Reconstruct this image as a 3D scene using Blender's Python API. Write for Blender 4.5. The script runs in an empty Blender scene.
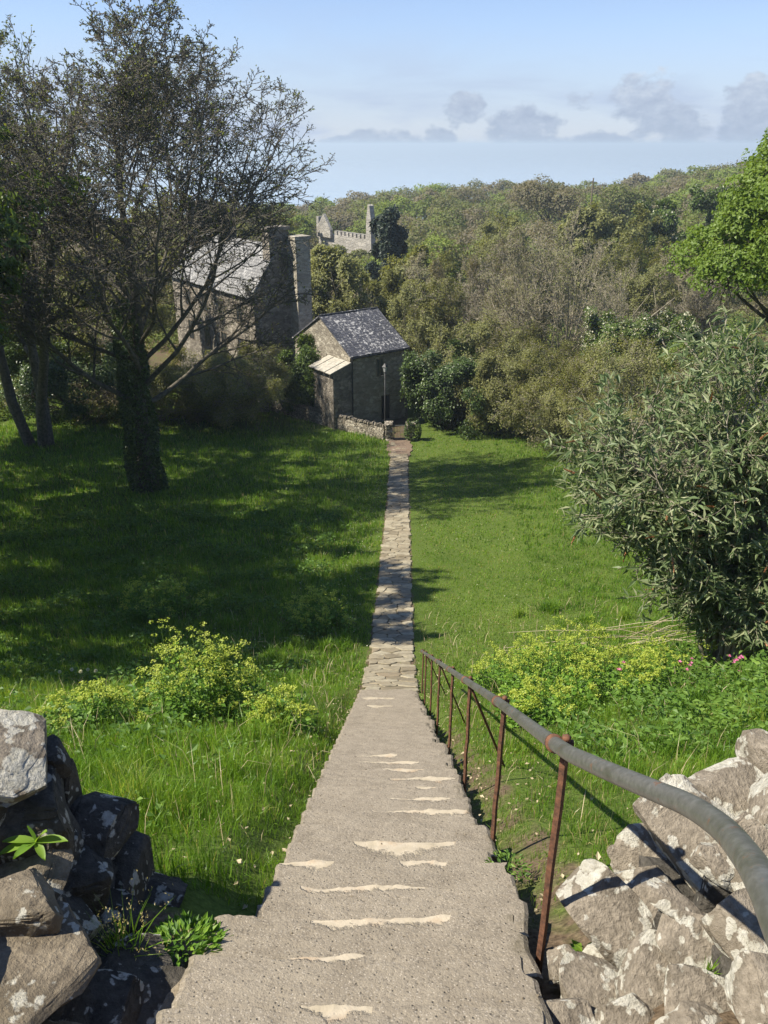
import bpy, bmesh, math, random
import numpy as np
from mathutils import Vector, Matrix, noise as mnoise

rng = np.random.default_rng(11)
random.seed(11)
sc = bpy.context.scene
COL = sc.collection
pi = math.pi
R = math.radians

# ------------------------------------------------------------------ camera model
E = 20.0                       # eye height above the datum
F = 810.0                      # focal length in pixels of the 768 x 1024 frame
P = R(24.4)
cP, sP = math.cos(P), math.sin(P)

def at(px, py, D):
    u = (px - 384) / F; v = (512 - py) / F
    dy = cP + v * sP; dz = -sP + v * cP
    s = D / dy
    return Vector((u * s, D, E + dz * s))

def sstep(a, b, x):
    t = np.clip((np.asarray(x, float) - a) / (b - a), 0, 1)
    return t * t * (3 - 2 * t)

def wav(x, y, scale, seed):
    r = np.random.default_rng(seed)
    o = 0
    for k in range(6):
        a = r.uniform(0, 2 * pi); f = r.uniform(.6, 1.8) / scale * 2 * pi
        o = o + np.sin((x * math.cos(a) + y * math.sin(a)) * f + r.uniform(0, 6.28))
    return o / 6 * 1.6

# ------------------------------------------------------------------ terrain
_D = np.array([-40, -6, 0, .6, 2.05, 12.8, 15, 18, 22, 29, 40, 51, 60, 80, 130, 250, 420, 600.])
_Z = np.array([1.2, 1.4, 1.42, 1.74, 2.67, 9.61, 10.75, 11.9, 12.95, 14.45, 16.6, 18.2, 18.9, 19.6, 19.8, 22, 26, 34.])

def _pchip(xk, yk):
    h = np.diff(xk); d = np.diff(yk) / h
    m = np.zeros(len(xk)); m[0] = d[0]; m[-1] = d[-1]
    for i in range(1, len(xk) - 1):
        if d[i-1] * d[i] > 0:
            w1 = 2 * h[i] + h[i-1]; w2 = h[i] + 2 * h[i-1]
            m[i] = (w1 + w2) / (w1 / d[i-1] + w2 / d[i])
    return m
_M = _pchip(_D, _Z)

def drop(D):
    D = np.clip(np.asarray(D, float), _D[0], _D[-1])
    i = np.clip(np.searchsorted(_D, D) - 1, 0, len(_D) - 2)
    h = _D[i+1] - _D[i]; t = (D - _D[i]) / h
    return ((2*t**3 - 3*t**2 + 1) * _Z[i] + (t**3 - 2*t**2 + t) * h * _M[i]
            + (-2*t**3 + 3*t**2) * _Z[i+1] + (t**3 - t**2) * h * _M[i+1])

def pathx(D):
    return np.interp(D, [0, 2.3, 13, 29, 51, 60], [.03, .03, .08, .5, 1.03, 1.25])

def G(x, y):
    x = np.asarray(x, float); y = np.asarray(y, float)
    z = E - drop(y)
    dx = x - pathx(y)
    ax = np.abs(dx)
    near = 1 - sstep(14, 26, y)
    z = z + np.clip(dx - 1.3, 0, 9) * (.04 + .13 * near) * (1 - sstep(46, 56, y))
    z = z + np.clip(-dx - 2, 0, 30) * .02
    z = z + .10 * wav(x, y, 5, 3) * sstep(.9, 2.5, ax) * (1 - sstep(48, 52, y))
    z = z + .035 * wav(x, y, 1.3, 4) * sstep(.7, 1.2, ax)
    # the cut for the stairs and the banked ground behind the two dry stone walls at their head
    z = z - .16 * (1 - sstep(.62, .95, ax)) * (1 - sstep(12.3, 12.9, y))
    bank = (1 - sstep(.7, 1.1, y)) * np.clip((ax - .8) * .8, 0, .5) - .22 * (1 - sstep(1.9, 2.4, y)) * sstep(-1.9, -1.7, dx) * (1 - sstep(-.85, -.75, dx))
    z = z + bank
    # wooded rise beyond the valley
    z = z + 4.5 * sstep(0, 75, x) * sstep(85, 190, y)
    z = z + 3 * sstep(18, 60, x) * sstep(20, 60, y)
    z = z - 30 * sstep(275, 400, y) - 60 * sstep(420, 520, y)
    return z

def gz(x, y): return float(G(x, y))

def place(px, D):
    x = 0
    for _ in range(4):
        z = gz(x, D)
        x = (px - 384) / F * (D * cP + (E - z) * sP)
    return Vector((x, D, gz(x, D)))

# ------------------------------------------------------------------ mesh collector
class Geo:
    def __init__(s):
        s.V = []; s.T = []; s.Q = []; s.rT = []; s.rQ = []; s.mT = []; s.mQ = []; s.n = 0
    def add(s, V, T=None, Q=None, rnd=None, mat=0):
        V = np.asarray(V, float).reshape(-1, 3)
        if T is not None and len(T):
            T = np.asarray(T, np.int64).reshape(-1, 3)
            s.T.append(T + s.n); s.mT.append(np.full(len(T), mat))
            r = rnd if rnd is not None else .5
            s.rT.append(np.broadcast_to(np.asarray(r, float), (len(T),)) if np.ndim(r) == 0 or len(r) == len(T) else np.repeat(r, len(T)//len(r)))
        if Q is not None and len(Q):
            Q = np.asarray(Q, np.int64).reshape(-1, 4)
            s.Q.append(Q + s.n); s.mQ.append(np.full(len(Q), mat))
            r = rnd if rnd is not None else .5
            s.rQ.append(np.broadcast_to(np.asarray(r, float), (len(Q),)) if np.ndim(r) == 0 or len(r) == len(Q) else np.repeat(r, len(Q)//len(r)))
        s.V.append(V); s.n += len(V)
    def tubes(s, Pt, Rd, S, rnd=.5, mat=0, cap=False):
        Pt = np.asarray(Pt, float); Rd = np.asarray(Rd, float)
        if Pt.ndim == 2: Pt = Pt[None]; Rd = Rd[None]
        N, K, _ = Pt.shape
        if N == 0: return
        T = np.gradient(Pt, axis=1); T /= np.linalg.norm(T, axis=2, keepdims=True) + 1e-9
        t0 = (Pt[:, -1] - Pt[:, 0]); t0 /= np.linalg.norm(t0, axis=1, keepdims=True) + 1e-9
        ref = np.where(np.abs(t0[:, 2:3]) < .8, np.array([[0, 0, 1.]]), np.array([[1., 0, 0]]))
        u = ref[:, None, :] - T * np.sum(ref[:, None, :] * T, axis=2, keepdims=True)
        u /= np.linalg.norm(u, axis=2, keepdims=True) + 1e-9
        v = np.cross(T, u)
        a = np.arange(S) / S * 2 * pi
        V = Pt[:, :, None, :] + Rd[:, :, None, None] * (np.cos(a)[None, None, :, None] * u[:, :, None, :] + np.sin(a)[None, None, :, None] * v[:, :, None, :])
        b = (np.arange(N) * K * S)[:, None, None] + (np.arange(K - 1) * S)[None, :, None]
        i = np.arange(S)[None, None, :]; j = (np.arange(S) + 1)[None, None, :] % S
        Q = np.stack([b + i, b + j, b + S + j, b + S + i], -1).reshape(-1, 4)
        r = rnd
        if np.ndim(rnd) > 0: r = np.repeat(rnd, (K - 1) * S)
        T3 = None
        s.add(V.reshape(-1, 3), None, Q, r, mat)
        if cap and S >= 3:
            n0 = s.n - N * K * S
            for q in range(N):
                for kk, rev in ((0, True), (K - 1, False)):
                    c = Pt[q, kk]; base = n0 + q * K * S + kk * S
                    s.V.append(c[None]); ci = s.n; s.n += 1
                    tt = np.array([[base + (e if not rev else (e + 1) % S), base + ((e + 1) % S if not rev else e), ci] for e in range(S)])
                    s.T.append(tt); s.rT.append(np.full(S, .5)); s.mT.append(np.full(S, mat))
    def leaves(s, pos, axis, length, width, up=.6, fold=.15, rnd=None, mat=0, wpos=.42, nrm=None):
        pos = np.asarray(pos, float); M = len(pos)
        if M == 0: return
        axis = axis / (np.linalg.norm(axis, axis=1, keepdims=True) + 1e-9)
        if nrm is None:
            nrm = rng.normal(0, 1, (M, 3)) * (1 - up); nrm[:, 2] += up
        side = np.cross(axis, nrm); side /= np.linalg.norm(side, axis=1, keepdims=True) + 1e-9
        nn = np.cross(side, axis)
        L = np.broadcast_to(length, (M,))[:, None]; W = np.broadcast_to(width, (M,))[:, None]
        b = pos; t = pos + axis * L
        m = pos + axis * L * wpos + nn * W * fold
        l = m + side * W * .5; r = m - side * W * .5
        t = t - nn * L * .08
        V = np.stack([b, l, t, r], 1).reshape(-1, 3)
        k = np.arange(M)[:, None] * 4
        T = np.concatenate([k + np.array([[0, 2, 1]]), k + np.array([[0, 3, 2]])], 1).reshape(-1, 3)
        if rnd is None: rnd = rng.random(M)
        s.add(V, T, None, np.repeat(rnd, 2), mat)
    def box(s, lo, hi, mat=0, M=None, rnd=.5):
        x0, y0, z0 = lo; x1, y1, z1 = hi
        V = np.array([[x0,y0,z0],[x1,y0,z0],[x1,y1,z0],[x0,y1,z0],[x0,y0,z1],[x1,y0,z1],[x1,y1,z1],[x0,y1,z1]], float)
        if M is not None: V = np.array([M @ Vector(v) for v in V])
        s.add(V, None, [[0,3,2,1],[4,5,6,7],[0,1,5,4],[1,2,6,5],[2,3,7,6],[3,0,4,7]], rnd, mat)
    def prism(s, poly, y0, y1, mat=0):       # poly in (x, z), extruded along y
        n = len(poly)
        V = [(x, y0, z) for x, z in poly] + [(x, y1, z) for x, z in poly]
        Q = [[i, (i+1) % n, n + (i+1) % n, n + i] for i in range(n)]
        T = [[0, i+1, i] for i in range(1, n-1)] + [[n, n+i, n+i+1] for i in range(1, n-1)]
        s.add(V, T, Q, .5, mat)
    def mesh(s, name, smooth=False):
        me = bpy.data.meshes.new(name)
        V = np.concatenate(s.V) if s.V else np.zeros((0, 3))
        T = np.concatenate(s.T) if s.T else np.zeros((0, 3), np.int64)
        Q = np.concatenate(s.Q) if s.Q else np.zeros((0, 4), np.int64)
        loops = np.concatenate([T.ravel(), Q.ravel()]).astype(np.int32)
        st = np.concatenate([np.arange(len(T)) * 3, len(T) * 3 + np.arange(len(Q)) * 4]).astype(np.int32)
        me.vertices.add(len(V)); me.vertices.foreach_set('co', V.astype(np.float32).ravel())
        me.loops.add(len(loops)); me.loops.foreach_set('vertex_index', loops)
        me.polygons.add(len(st)); me.polygons.foreach_set('loop_start', st)
        mi = np.concatenate([*s.mT, *s.mQ]).astype(np.int32)
        me.polygons.foreach_set('material_index', mi)
        me.update(calc_edges=True)
        a = me.attributes.new('rnd', 'FLOAT', 'FACE')
        a.data.foreach_set('value', np.concatenate([*s.rT, *s.rQ]).astype(np.float32))
        me.polygons.foreach_set('use_smooth', np.full(len(st), bool(smooth)))
        return me
    def build(s, name, mats, parent=None, smooth=False):
        me = s.mesh(name, smooth)
        for m in (mats if isinstance(mats, (list, tuple)) else [mats]): me.materials.append(m)
        o = bpy.data.objects.new(name, me); COL.objects.link(o)
        if parent is not None: o.parent = parent
        return o

def tag(o, label=None, cat=None, group=None, kind=None):
    if label: o['label'] = label
    if cat: o['category'] = cat
    if group: o['group'] = group
    if kind: o['kind'] = kind
    return o

def empty(name, loc, rz=0, label=None, cat=None, group=None):
    o = bpy.data.objects.new(name, None); COL.objects.link(o)
    o.location = loc; o.rotation_euler = (0, 0, rz); o.empty_display_size = .2
    return tag(o, label, cat, group)

def copy_tree(o, parent=None):
    c = o.copy(); COL.objects.link(c); c.parent = parent
    for ch in [q for q in bpy.data.objects if q.parent == o]: copy_tree(ch, c)
    return c

# ------------------------------------------------------------------ materials
class NT:
    def __init__(s, name):
        s.m = bpy.data.materials.new(name); s.m.use_nodes = True
        s.t = s.m.node_tree; s.t.nodes.clear()
        s.out = s.t.nodes.new('ShaderNodeOutputMaterial')
    def n(s, typ, **kw):
        nd = s.t.nodes.new(typ)
        for k, v in kw.items():
            if k.startswith('i_'):
                key = k[2:]
                key = int(key) if key.isdigit() else key.replace('_', ' ')
                if hasattr(v, 'is_linked') or isinstance(v, bpy.types.NodeSocket): s.t.links.new(v, nd.inputs[key])
                else: nd.inputs[key].default_value = v
            else: setattr(nd, k, v)
        return nd
    def link(s, a, b): s.t.links.new(a, b)
    def ramp(s, fac, stops, interp='LINEAR'):
        nd = s.t.nodes.new('ShaderNodeValToRGB'); cr = nd.color_ramp; cr.interpolation = interp
        while len(cr.elements) < len(stops): cr.elements.new(.5)
        for e, (p, c) in zip(cr.elements, stops):
            e.position = p; e.color = (c[0], c[1], c[2], 1) if len(c) == 3 else c
        s.link(fac, nd.inputs[0]); return nd.outputs[0]
    def math(s, op, a, b=None, clamp=False):
        nd = s.t.nodes.new('ShaderNodeMath'); nd.operation = op; nd.use_clamp = clamp
        for i, v in enumerate((a, b)):
            if v is None: continue
            if isinstance(v, bpy.types.NodeSocket): s.link(v, nd.inputs[i])
            else: nd.inputs[i].default_value = v
        return nd.outputs[0]
    def mix(s, fac, a, b, blend='MIX'):
        nd = s.t.nodes.new('ShaderNodeMix'); nd.data_type = 'RGBA'; nd.blend_type = blend
        for k, v in ((0, fac), (6, a), (7, b)):
            if isinstance(v, bpy.types.NodeSocket): s.link(v, nd.inputs[k])
            else: nd.inputs[k].default_value = v if k == 0 else (*v, 1) if len(v) == 3 else v
        return nd.outputs[2]
    def noise(s, co, scale, detail=4, rough=.55, dist=0):
        nd = s.n('ShaderNodeTexNoise'); nd.inputs['Scale'].default_value = scale
        nd.inputs['Detail'].default_value = detail; nd.inputs['Roughness'].default_value = rough
        nd.inputs['Distortion'].default_value = dist
        if co is not None: s.link(co, nd.inputs['Vector'])
        return nd.outputs[0]
    def voro(s, co, scale, feature='F1', rand=1):
        nd = s.n('ShaderNodeTexVoronoi'); nd.feature = feature
        nd.inputs['Scale'].default_value = scale; nd.inputs['Randomness'].default_value = rand
        if co is not None: s.link(co, nd.inputs['Vector'])
        return nd
    def bump(s, h, strength, dist=.02, nrm=None):
        nd = s.n('ShaderNodeBump'); nd.inputs['Strength'].default_value = strength; nd.inputs['Distance'].default_value = dist
        s.link(h, nd.inputs['Height'])
        if nrm is not None: s.link(nrm, nd.inputs['Normal'])
        return nd.outputs[0]
    def obj(s): return s.n('ShaderNodeTexCoord').outputs['Object']
    def pos(s): return s.n('ShaderNodeNewGeometry').outputs['Position']
    def attr(s, name): return s.n('ShaderNodeAttribute', attribute_name=name).outputs['Fac']
    def done(s, col, rough=.9, spec=.3, nrm=None, metal=0):
        b = s.n('ShaderNodeBsdfPrincipled')
        for k, v in (('Base Color', col), ('Roughness', rough), ('Specular IOR Level', spec), ('Metallic', metal)):
            if isinstance(v, bpy.types.NodeSocket): s.link(v, b.inputs[k])
            else: b.inputs[k].default_value = (*v, 1) if k == 'Base Color' else v
        if nrm is not None: s.link(nrm, b.inputs['Normal'])
        s.bsdf = b
        s.link(b.outputs[0], s.out.inputs[0]); return s.m

def leaf_mat(name, stops, transl=.35, rough=.5, spec=.35, tint=(1.15, 1.1, .5)):
    t = NT(name)
    c = t.ramp(t.attr('rnd'), stops)
    b = t.n('ShaderNodeBsdfPrincipled'); t.link(c, b.inputs['Base Color'])
    b.inputs['Roughness'].default_value = rough; b.inputs['Specular IOR Level'].default_value = spec
    tr = t.n('ShaderNodeBsdfTranslucent'); t.link(t.mix(1.0, c, tint, 'MULTIPLY'), tr.inputs[0])
    mx = t.n('ShaderNodeMixShader'); mx.inputs[0].default_value = transl
    t.link(b.outputs[0], mx.inputs[1]); t.link(tr.outputs[0], mx.inputs[2]); t.link(mx.outputs[0], t.out.inputs[0])
    return t.m

M = {}
M['grass'] = leaf_mat('grass_blades', [(0, (.06, .135, .014)), (.35, (.125, .24, .022)), (.7, (.20, .335, .036)), (.93, (.29, .37, .07)), (1, (.44, .37, .18))], .48, .4, .4)
M['herb'] = leaf_mat('herb_leaf', [(0, (.06, .13, .02)), (.5, (.12, .22, .032)), (1, (.20, .31, .055))], .42)
M['alex_leaf'] = leaf_mat('alexanders_leaf', [(0, (.07, .16, .016)), (.6, (.14, .27, .028)), (1, (.22, .35, .045))], .45)
M['alex_flower'] = leaf_mat('alexanders_umbel', [(0, (.24, .33, .035)), (.6, (.40, .47, .06)), (1, (.55, .58, .15))], .4)
M['alex_stalk'] = leaf_mat('alexanders_stalk', [(0, (.09, .16, .03)), (1, (.13, .20, .04))], .15)
M['spring'] = leaf_mat('spring_leaf', [(0, (.07, .085, .025)), (.5, (.13, .155, .038)), (.92, (.23, .26, .055)), (1, (.19, .14, .07))], .45)
M['olive'] = leaf_mat('olive_leaf', [(0, (.14, .145, .055)), (.5, (.205, .215, .07)), (1, (.29, .295, .10))], .44)
M['midgreen'] = leaf_mat('mid_green_leaf', [(0, (.045, .075, .014)), (.5, (.08, .13, .022)), (1, (.13, .19, .032))], .38)
M['fresh'] = leaf_mat('fresh_green_leaf', [(0, (.09, .15, .02)), (.5, (.155, .235, .035)), (1, (.25, .33, .07))], .45)
M['evergreen'] = leaf_mat('evergreen_leaf', [(0, (.012, .024, .012)), (1, (.035, .052, .024))], .1)
M['ivy'] = leaf_mat('ivy_leaf', [(0, (.035, .06, .014)), (.7, (.075, .12, .028)), (1, (.12, .175, .04))], .25, .4, .45)
M['budd'] = leaf_mat('grey_green_leaf', [(0, (.10, .15, .06)), (.5, (.18, .235, .105)), (1, (.34, .36, .20))], .36, .5, .35, (1.0, 1.1, .7))
M['blossom'] = leaf_mat('white_blossom', [(0, (.42, .42, .27)), (1, (.72, .70, .56))], .3)
M['pink'] = leaf_mat('pink_petal', [(0, (.5, .10, .24)), (1, (.62, .2, .36))], .3)
M['budbrown'] = leaf_mat('brown_bud', [(0, (.20, .17, .115)), (.6, (.25, .22, .14)), (1, (.22, .235, .10))], .35)
M['seedhead'] = leaf_mat('brown_seed_head', [(0, (.26, .12, .055)), (1, (.44, .22, .10))], .2)
M['drystalk'] = leaf_mat('dry_stalk_straw', [(0, (.30, .24, .14)), (1, (.48, .40, .25))], .1)
M['clock'] = leaf_mat('dandelion_down', [(0, (.55, .55, .5)), (1, (.75, .75, .7))], .4)
M['wood'] = leaf_mat('far_wood_leaf', [(0, (.22, .19, .135)), (.3, (.21, .20, .105)), (.55, (.175, .205, .07)), (.8, (.18, .24, .055)), (1, (.26, .32, .08))], .38, .8, .1)

def bark_mat(name, c1, c2, scale=6):
    t = NT(name); co = t.obj()
    n = t.noise(co, scale, 6, .65); n2 = t.noise(co, scale * 6, 3)
    c = t.ramp(n, [(.3, c1), (.7, c2)])
    return t.done(c, .9, .2, t.bump(n2, .6, .02))
M['bark_dark'] = bark_mat('dark_bark', (.035, .030, .022), (.095, .085, .062))
M['bark_twig'] = bark_mat('weathered_dark_bark', (.05, .044, .034), (.16, .145, .112))
M['bark_grey'] = bark_mat('grey_bark', (.215, .185, .125), (.38, .34, .245))
M['bark_brown'] = bark_mat('brown_bark', (.20, .175, .13), (.36, .32, .245))

def ground_mat():
    t = NT('soil_and_turf'); co = t.pos()
    n = t.noise(co, 3.0, 6); n2 = t.noise(co, 30, 5)
    turf = t.ramp(n2, [(.3, (.05, .075, .014)), (.7, (.11, .155, .03))])
    soil = t.ramp(n2, [(.3, (.06, .042, .026)), (.7, (.17, .125, .08))])
    f = t.math('ADD', t.attr('soil'), t.math('MULTIPLY', t.math('SUBTRACT', n, .5), .9), True)
    f = t.ramp(f, [(.4, (0, 0, 0)), (.62, (1, 1, 1))])
    return t.done(t.mix(f, turf, soil), 1, .1, t.bump(n2, .8, .03))
M['ground'] = ground_mat()

def concrete_mat():
    t = NT('weathered_concrete'); co = t.obj()
    n = t.noise(co, 2.2, 5); n2 = t.noise(co, 70, 4, .7); n3 = t.noise(co, 9, 6, .65)
    v = t.voro(co, 85); v2 = t.voro(co, 38)
    c = t.ramp(n3, [(.25, (.165, .139, .103)), (.5, (.228, .195, .147)), (.75, (.28, .242, .184))])
    c = t.mix(t.ramp(n, [(.35, (0, 0, 0)), (.7, (.55, .55, .55))]), c, (.285, .245, .187))
    c = t.mix(t.ramp(n2, [(.30, (.85, .85, .85)), (.45, (0, 0, 0))]), c, (.095, .08, .06))
    c = t.mix(t.ramp(v.outputs['Distance'], [(.14, (.6, .6, .6)), (.3, (0, 0, 0))]), c, (.45, .40, .33))
    c = t.mix(t.ramp(v2.outputs['Distance'], [(.06, (.8, .8, .8)), (.14, (0, 0, 0))]), c, (.07, .06, .045))
    d = t.math('ADD', t.attr('edge'), t.math('MULTIPLY', t.math('SUBTRACT', n3, .5), 1.6), True)
    c = t.mix(t.ramp(d, [(.45, (0, 0, 0)), (.8, (.8, .8, .8))]), c, (.10, .085, .055))
    # smooth worn cement showing at the treads' outer edges
    nw = t.noise(co, 24, 5, .7)
    wf = t.math('ADD', t.attr('worn'), t.math('MULTIPLY', t.math('SUBTRACT', nw, .5), 1.5))
    wf = t.ramp(wf, [(.18, (0, 0, 0)), (.42, (1, 1, 1))])
    wc = t.ramp(t.noise(co, 7, 4), [(.35, (.36, .305, .215)), (.55, (.43, .37, .275)), (.72, (.34, .25, .16))])
    c = t.mix(t.math('MULTIPLY', wf, .92), c, wc)
    h = t.math('ADD', t.math('MULTIPLY', n2, 1.0), t.math('ADD', t.math('MULTIPLY', n3, .8), t.math('MULTIPLY', t.ramp(v2.outputs['Distance'], [(.05, (0, 0, 0)), (.2, (1, 1, 1))]), .5)))
    h = t.math('MULTIPLY', h, t.math('SUBTRACT', 1.0, t.math('MULTIPLY', wf, .75)))
    return t.done(c, .95, .15, t.bump(h, .8, .010))
M['concrete'] = concrete_mat()
def worn_mat():
    t = NT('pale_worn_cement'); co = t.obj()
    n = t.noise(co, 14, 5); n2 = t.noise(co, 70, 3)
    c = t.ramp(n, [(.3, (.40, .33, .235)), (.6, (.52, .45, .335)), (.8, (.42, .32, .21))])
    return t.done(c, .85, .2, t.bump(n2, .3, .008))

def flag_mat():
    t = NT('limestone_flag'); co = t.pos()
    n = t.noise(co, 5, 6, .65); n2 = t.noise(co, 40, 4)
    c = t.ramp(t.attr('rnd'), [(0, (.20, .165, .105)), (.45, (.285, .245, .168)), (.8, (.36, .32, .225)), (1, (.25, .20, .13))])
    c = t.mix(t.ramp(n, [(.42, (0, 0, 0)), (.7, (.7, .7, .7))]), c, (.125, .105, .075))
    return t.done(c, .9, .25, t.bump(n2, .5, .015))
M['flag'] = flag_mat()

def lichen_stone(name, base1, base2, amount):
    t = NT(name); co = t.obj()
    n = t.noise(co, 5, 7, .65); n2 = t.noise(co, 32, 6, .7); n3 = t.noise(co, 90, 3)
    c = t.ramp(n2, [(.25, base1), (.6, base2), (.8, tuple(x * 1.35 for x in base2))])
    c = t.mix(t.ramp(n, [(.42, (0, 0, 0)), (.62, (.75, .75, .75))]), c, tuple(x * .62 for x in base1))
    c = t.mix(t.ramp(t.noise(co, 1.9, 3), [(.45, (0, 0, 0)), (.7, (.5, .5, .5))]), c, (.17, .14, .095))
    wv = t.n('ShaderNodeVectorMath', operation='ADD'); nv = t.n('ShaderNodeTexNoise'); nv.inputs['Scale'].default_value = 14
    t.link(co, nv.inputs['Vector'])
    sc_ = t.n('ShaderNodeVectorMath', operation='SCALE'); t.link(nv.outputs['Color'], sc_.inputs[0]); sc_.inputs['Scale'].default_value = .10
    t.link(co, wv.inputs[0]); t.link(sc_.outputs[0], wv.inputs[1])
    v = t.voro(wv.outputs[0], 6.5); v2 = t.voro(wv.outputs[0], 19)
    big = t.noise(co, 4.5, 6, .7)
    m1 = t.math('MULTIPLY', t.math('SUBTRACT', t.math('ADD', t.math('SUBTRACT', big, t.math('MULTIPLY', v.outputs['Distance'], .62)), t.math('MULTIPLY', t.math('SUBTRACT', n3, .5), .10)), .42 - amount), 22, True)
    m2 = t.math('MULTIPLY', t.math('SUBTRACT', t.math('ADD', t.math('SUBTRACT', n, t.math('MULTIPLY', v2.outputs['Distance'], .5)), t.math('MULTIPLY', t.math('SUBTRACT', n3, .5), .10)), .44 - amount), 22, True)
    lc = t.ramp(n2, [(.3, (.29, .27, .21)), (.7, (.50, .48, .41))])
    c = t.mix(t.math('MULTIPLY', m1, .9), c, lc)
    c = t.mix(t.math('MULTIPLY', m2, .8), c, t.ramp(n2, [(.3, (.33, .31, .24)), (.7, (.56, .54, .47))]))
    return t.done(c, .95, .15, t.bump(t.math('ADD', n2, t.math('MULTIPLY', n3, .4)), .8, .025))
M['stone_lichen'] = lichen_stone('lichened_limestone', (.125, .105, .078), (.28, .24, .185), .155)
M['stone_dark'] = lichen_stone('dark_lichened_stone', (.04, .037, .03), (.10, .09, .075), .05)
M['stone_slab'] = lichen_stone('bare_brown_slab', (.13, .105, .075), (.27, .225, .16), .0)

def masonry_mat(name, stops, mortar, scale=3.2, mw=.05):
    t = NT(name); co = t.obj()
    mp = t.n('ShaderNodeMapping'); mp.inputs['Scale'].default_value = (1, 1, 1.7); t.link(co, mp.inputs[0])
    v = t.voro(mp.outputs[0], scale); e = t.voro(mp.outputs[0], scale, 'DISTANCE_TO_EDGE')
    n = t.noise(co, 9, 5); n1 = t.noise(co, .8, 4)
    sep = t.n('ShaderNodeSeparateColor'); t.link(v.outputs['Color'], sep.inputs[0])
    f = t.math('ADD', t.math('MULTIPLY', sep.outputs[0], .7), t.math('MULTIPLY', n, .35))
    c = t.ramp(f, stops)
    c = t.mix(t.ramp(n1, [(.4, (0, 0, 0)), (.65, (.5, .5, .5))]), c, tuple(x * .6 for x in stops[0][1]))
    c = t.mix(t.ramp(e.outputs['Distance'], [(mw * .4, (1, 1, 1)), (mw, (0, 0, 0))]), c, mortar)
    h = t.ramp(e.outputs['Distance'], [(0, (0, 0, 0)), (mw * 2, (1, 1, 1))])
    return t.done(c, .95, .15, t.bump(t.math('ADD', h, t.math('MULTIPLY', n, .5)), .9, .05))
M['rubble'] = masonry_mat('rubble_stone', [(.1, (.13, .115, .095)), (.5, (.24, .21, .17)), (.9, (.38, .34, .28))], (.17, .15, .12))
M['rubble_mid'] = masonry_mat('lightened_rubble_stone', [(.1, (.19, .165, .13)), (.5, (.31, .275, .215)), (.9, (.45, .41, .33))], (.25, .22, .175))  # rubble colours lightened evenly for the outbuilding walls
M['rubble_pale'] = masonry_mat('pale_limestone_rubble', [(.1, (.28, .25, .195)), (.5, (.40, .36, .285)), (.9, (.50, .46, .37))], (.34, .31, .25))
M['wallstone'] = masonry_mat('dry_stone', [(.1, (.19, .165, .125)), (.5, (.32, .28, .22)), (.9, (.46, .42, .34))], (.05, .045, .035), 4.5, .06)
M['castle'] = masonry_mat('castle_stone', [(.1, (.27, .25, .21)), (.9, (.40, .37, .315))], (.28, .26, .22), 1.2)

def slate_mat(name, c1, c2, lich, amt):
    t = NT(name); co = t.n('ShaderNodeTexCoord').outputs['UV']
    br = t.n('ShaderNodeTexBrick'); t.link(co, br.inputs['Vector'])
    br.inputs['Scale'].default_value = 1; br.inputs['Brick Width'].default_value = .34; br.inputs['Row Height'].default_value = .24
    br.inputs['Mortar Size'].default_value = .018; br.inputs['Color1'].default_value = (*c1, 1); br.inputs['Color2'].default_value = (*c2, 1)
    br.inputs['Mortar'].default_value = tuple(x * .3 for x in c1) + (1,)
    oc = t.obj(); n = t.noise(oc, 5, 6, .75); n2 = t.noise(oc, .9, 3)
    f = t.math('ADD', n, t.math('MULTIPLY', t.math('SUBTRACT', n2, .5), .35))
    c = t.mix(t.ramp(f, [(.60 - amt, (0, 0, 0)), (.66 - amt, (1, 1, 1))]), br.outputs[0], lich)
    return t.done(c, .6, .4, t.bump(br.outputs['Fac'], -.5, .02))
M['slate'] = slate_mat('dark_slate', (.048, .050, .058), (.082, .082, .092), (.42, .41, .39), .05)
M['slate_pale'] = slate_mat('pale_stone_slate', (.13, .127, .12), (.20, .195, .185), (.36, .35, .33), .04)

def simple(name, c1, c2, scale=20, rough=.7, spec=.3, metal=0, bump=.2):
    t = NT(name); co = t.obj(); n = t.noise(co, scale, 5, .6)
    return t.done(t.ramp(n, [(.35, c1), (.65, c2)]), rough, spec, t.bump(n, bump, .01), metal)
M['rust'] = simple('rusty_iron', (.065, .034, .022), (.17, .078, .042), 35, .85, .3, .0, .5)
t = NT('weathered_steel_pipe'); co = t.obj()
n = t.noise(co, 60, 6, .7); n2 = t.noise(co, 7, 5, .65); n3 = t.noise(co, 22, 5, .7)
c = t.ramp(n, [(.3, (.13, .13, .115)), (.7, (.24, .235, .21))])
c = t.mix(t.ramp(n2, [(.5, (0, 0, 0)), (.62, (.7, .7, .7))]), c, (.115, .115, .085))
rf = t.ramp(n3, [(.60, (0, 0, 0)), (.66, (1, 1, 1))]); c = t.mix(rf, c, (.12, .07, .045))
M['pipe'] = t.done(c, t.math('ADD', .32, t.math('MULTIPLY', n, .2)), .5, t.bump(n, .15, .003), t.math('SUBTRACT', .6, t.math('MULTIPLY', rf, .6)))
M['iron'] = simple('black_iron', (.015, .015, .016), (.03, .03, .03), 20, .5, .4)
M['gateiron'] = simple('grey_gate_iron', (.10, .10, .095), (.2, .195, .18), 20, .6)
M['dark'] = simple('dark_opening', (.008, .008, .008), (.016, .015, .014), 8, .9, .1)
M['paleslab'] = simple('pale_stone_slab', (.27, .25, .205), (.43, .40, .335), 6, .85, .2)
M['timber'] = simple('old_timber', (.10, .075, .05), (.2, .16, .11), 12, .8)
M['soil'] = simple('bare_earth', (.12, .085, .06), (.22, .165, .12), 14, 1, .1, 0, .8)
t = NT('pane_glass'); M['glass'] = t.done((.02, .024, .03), .08, .6)
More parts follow.
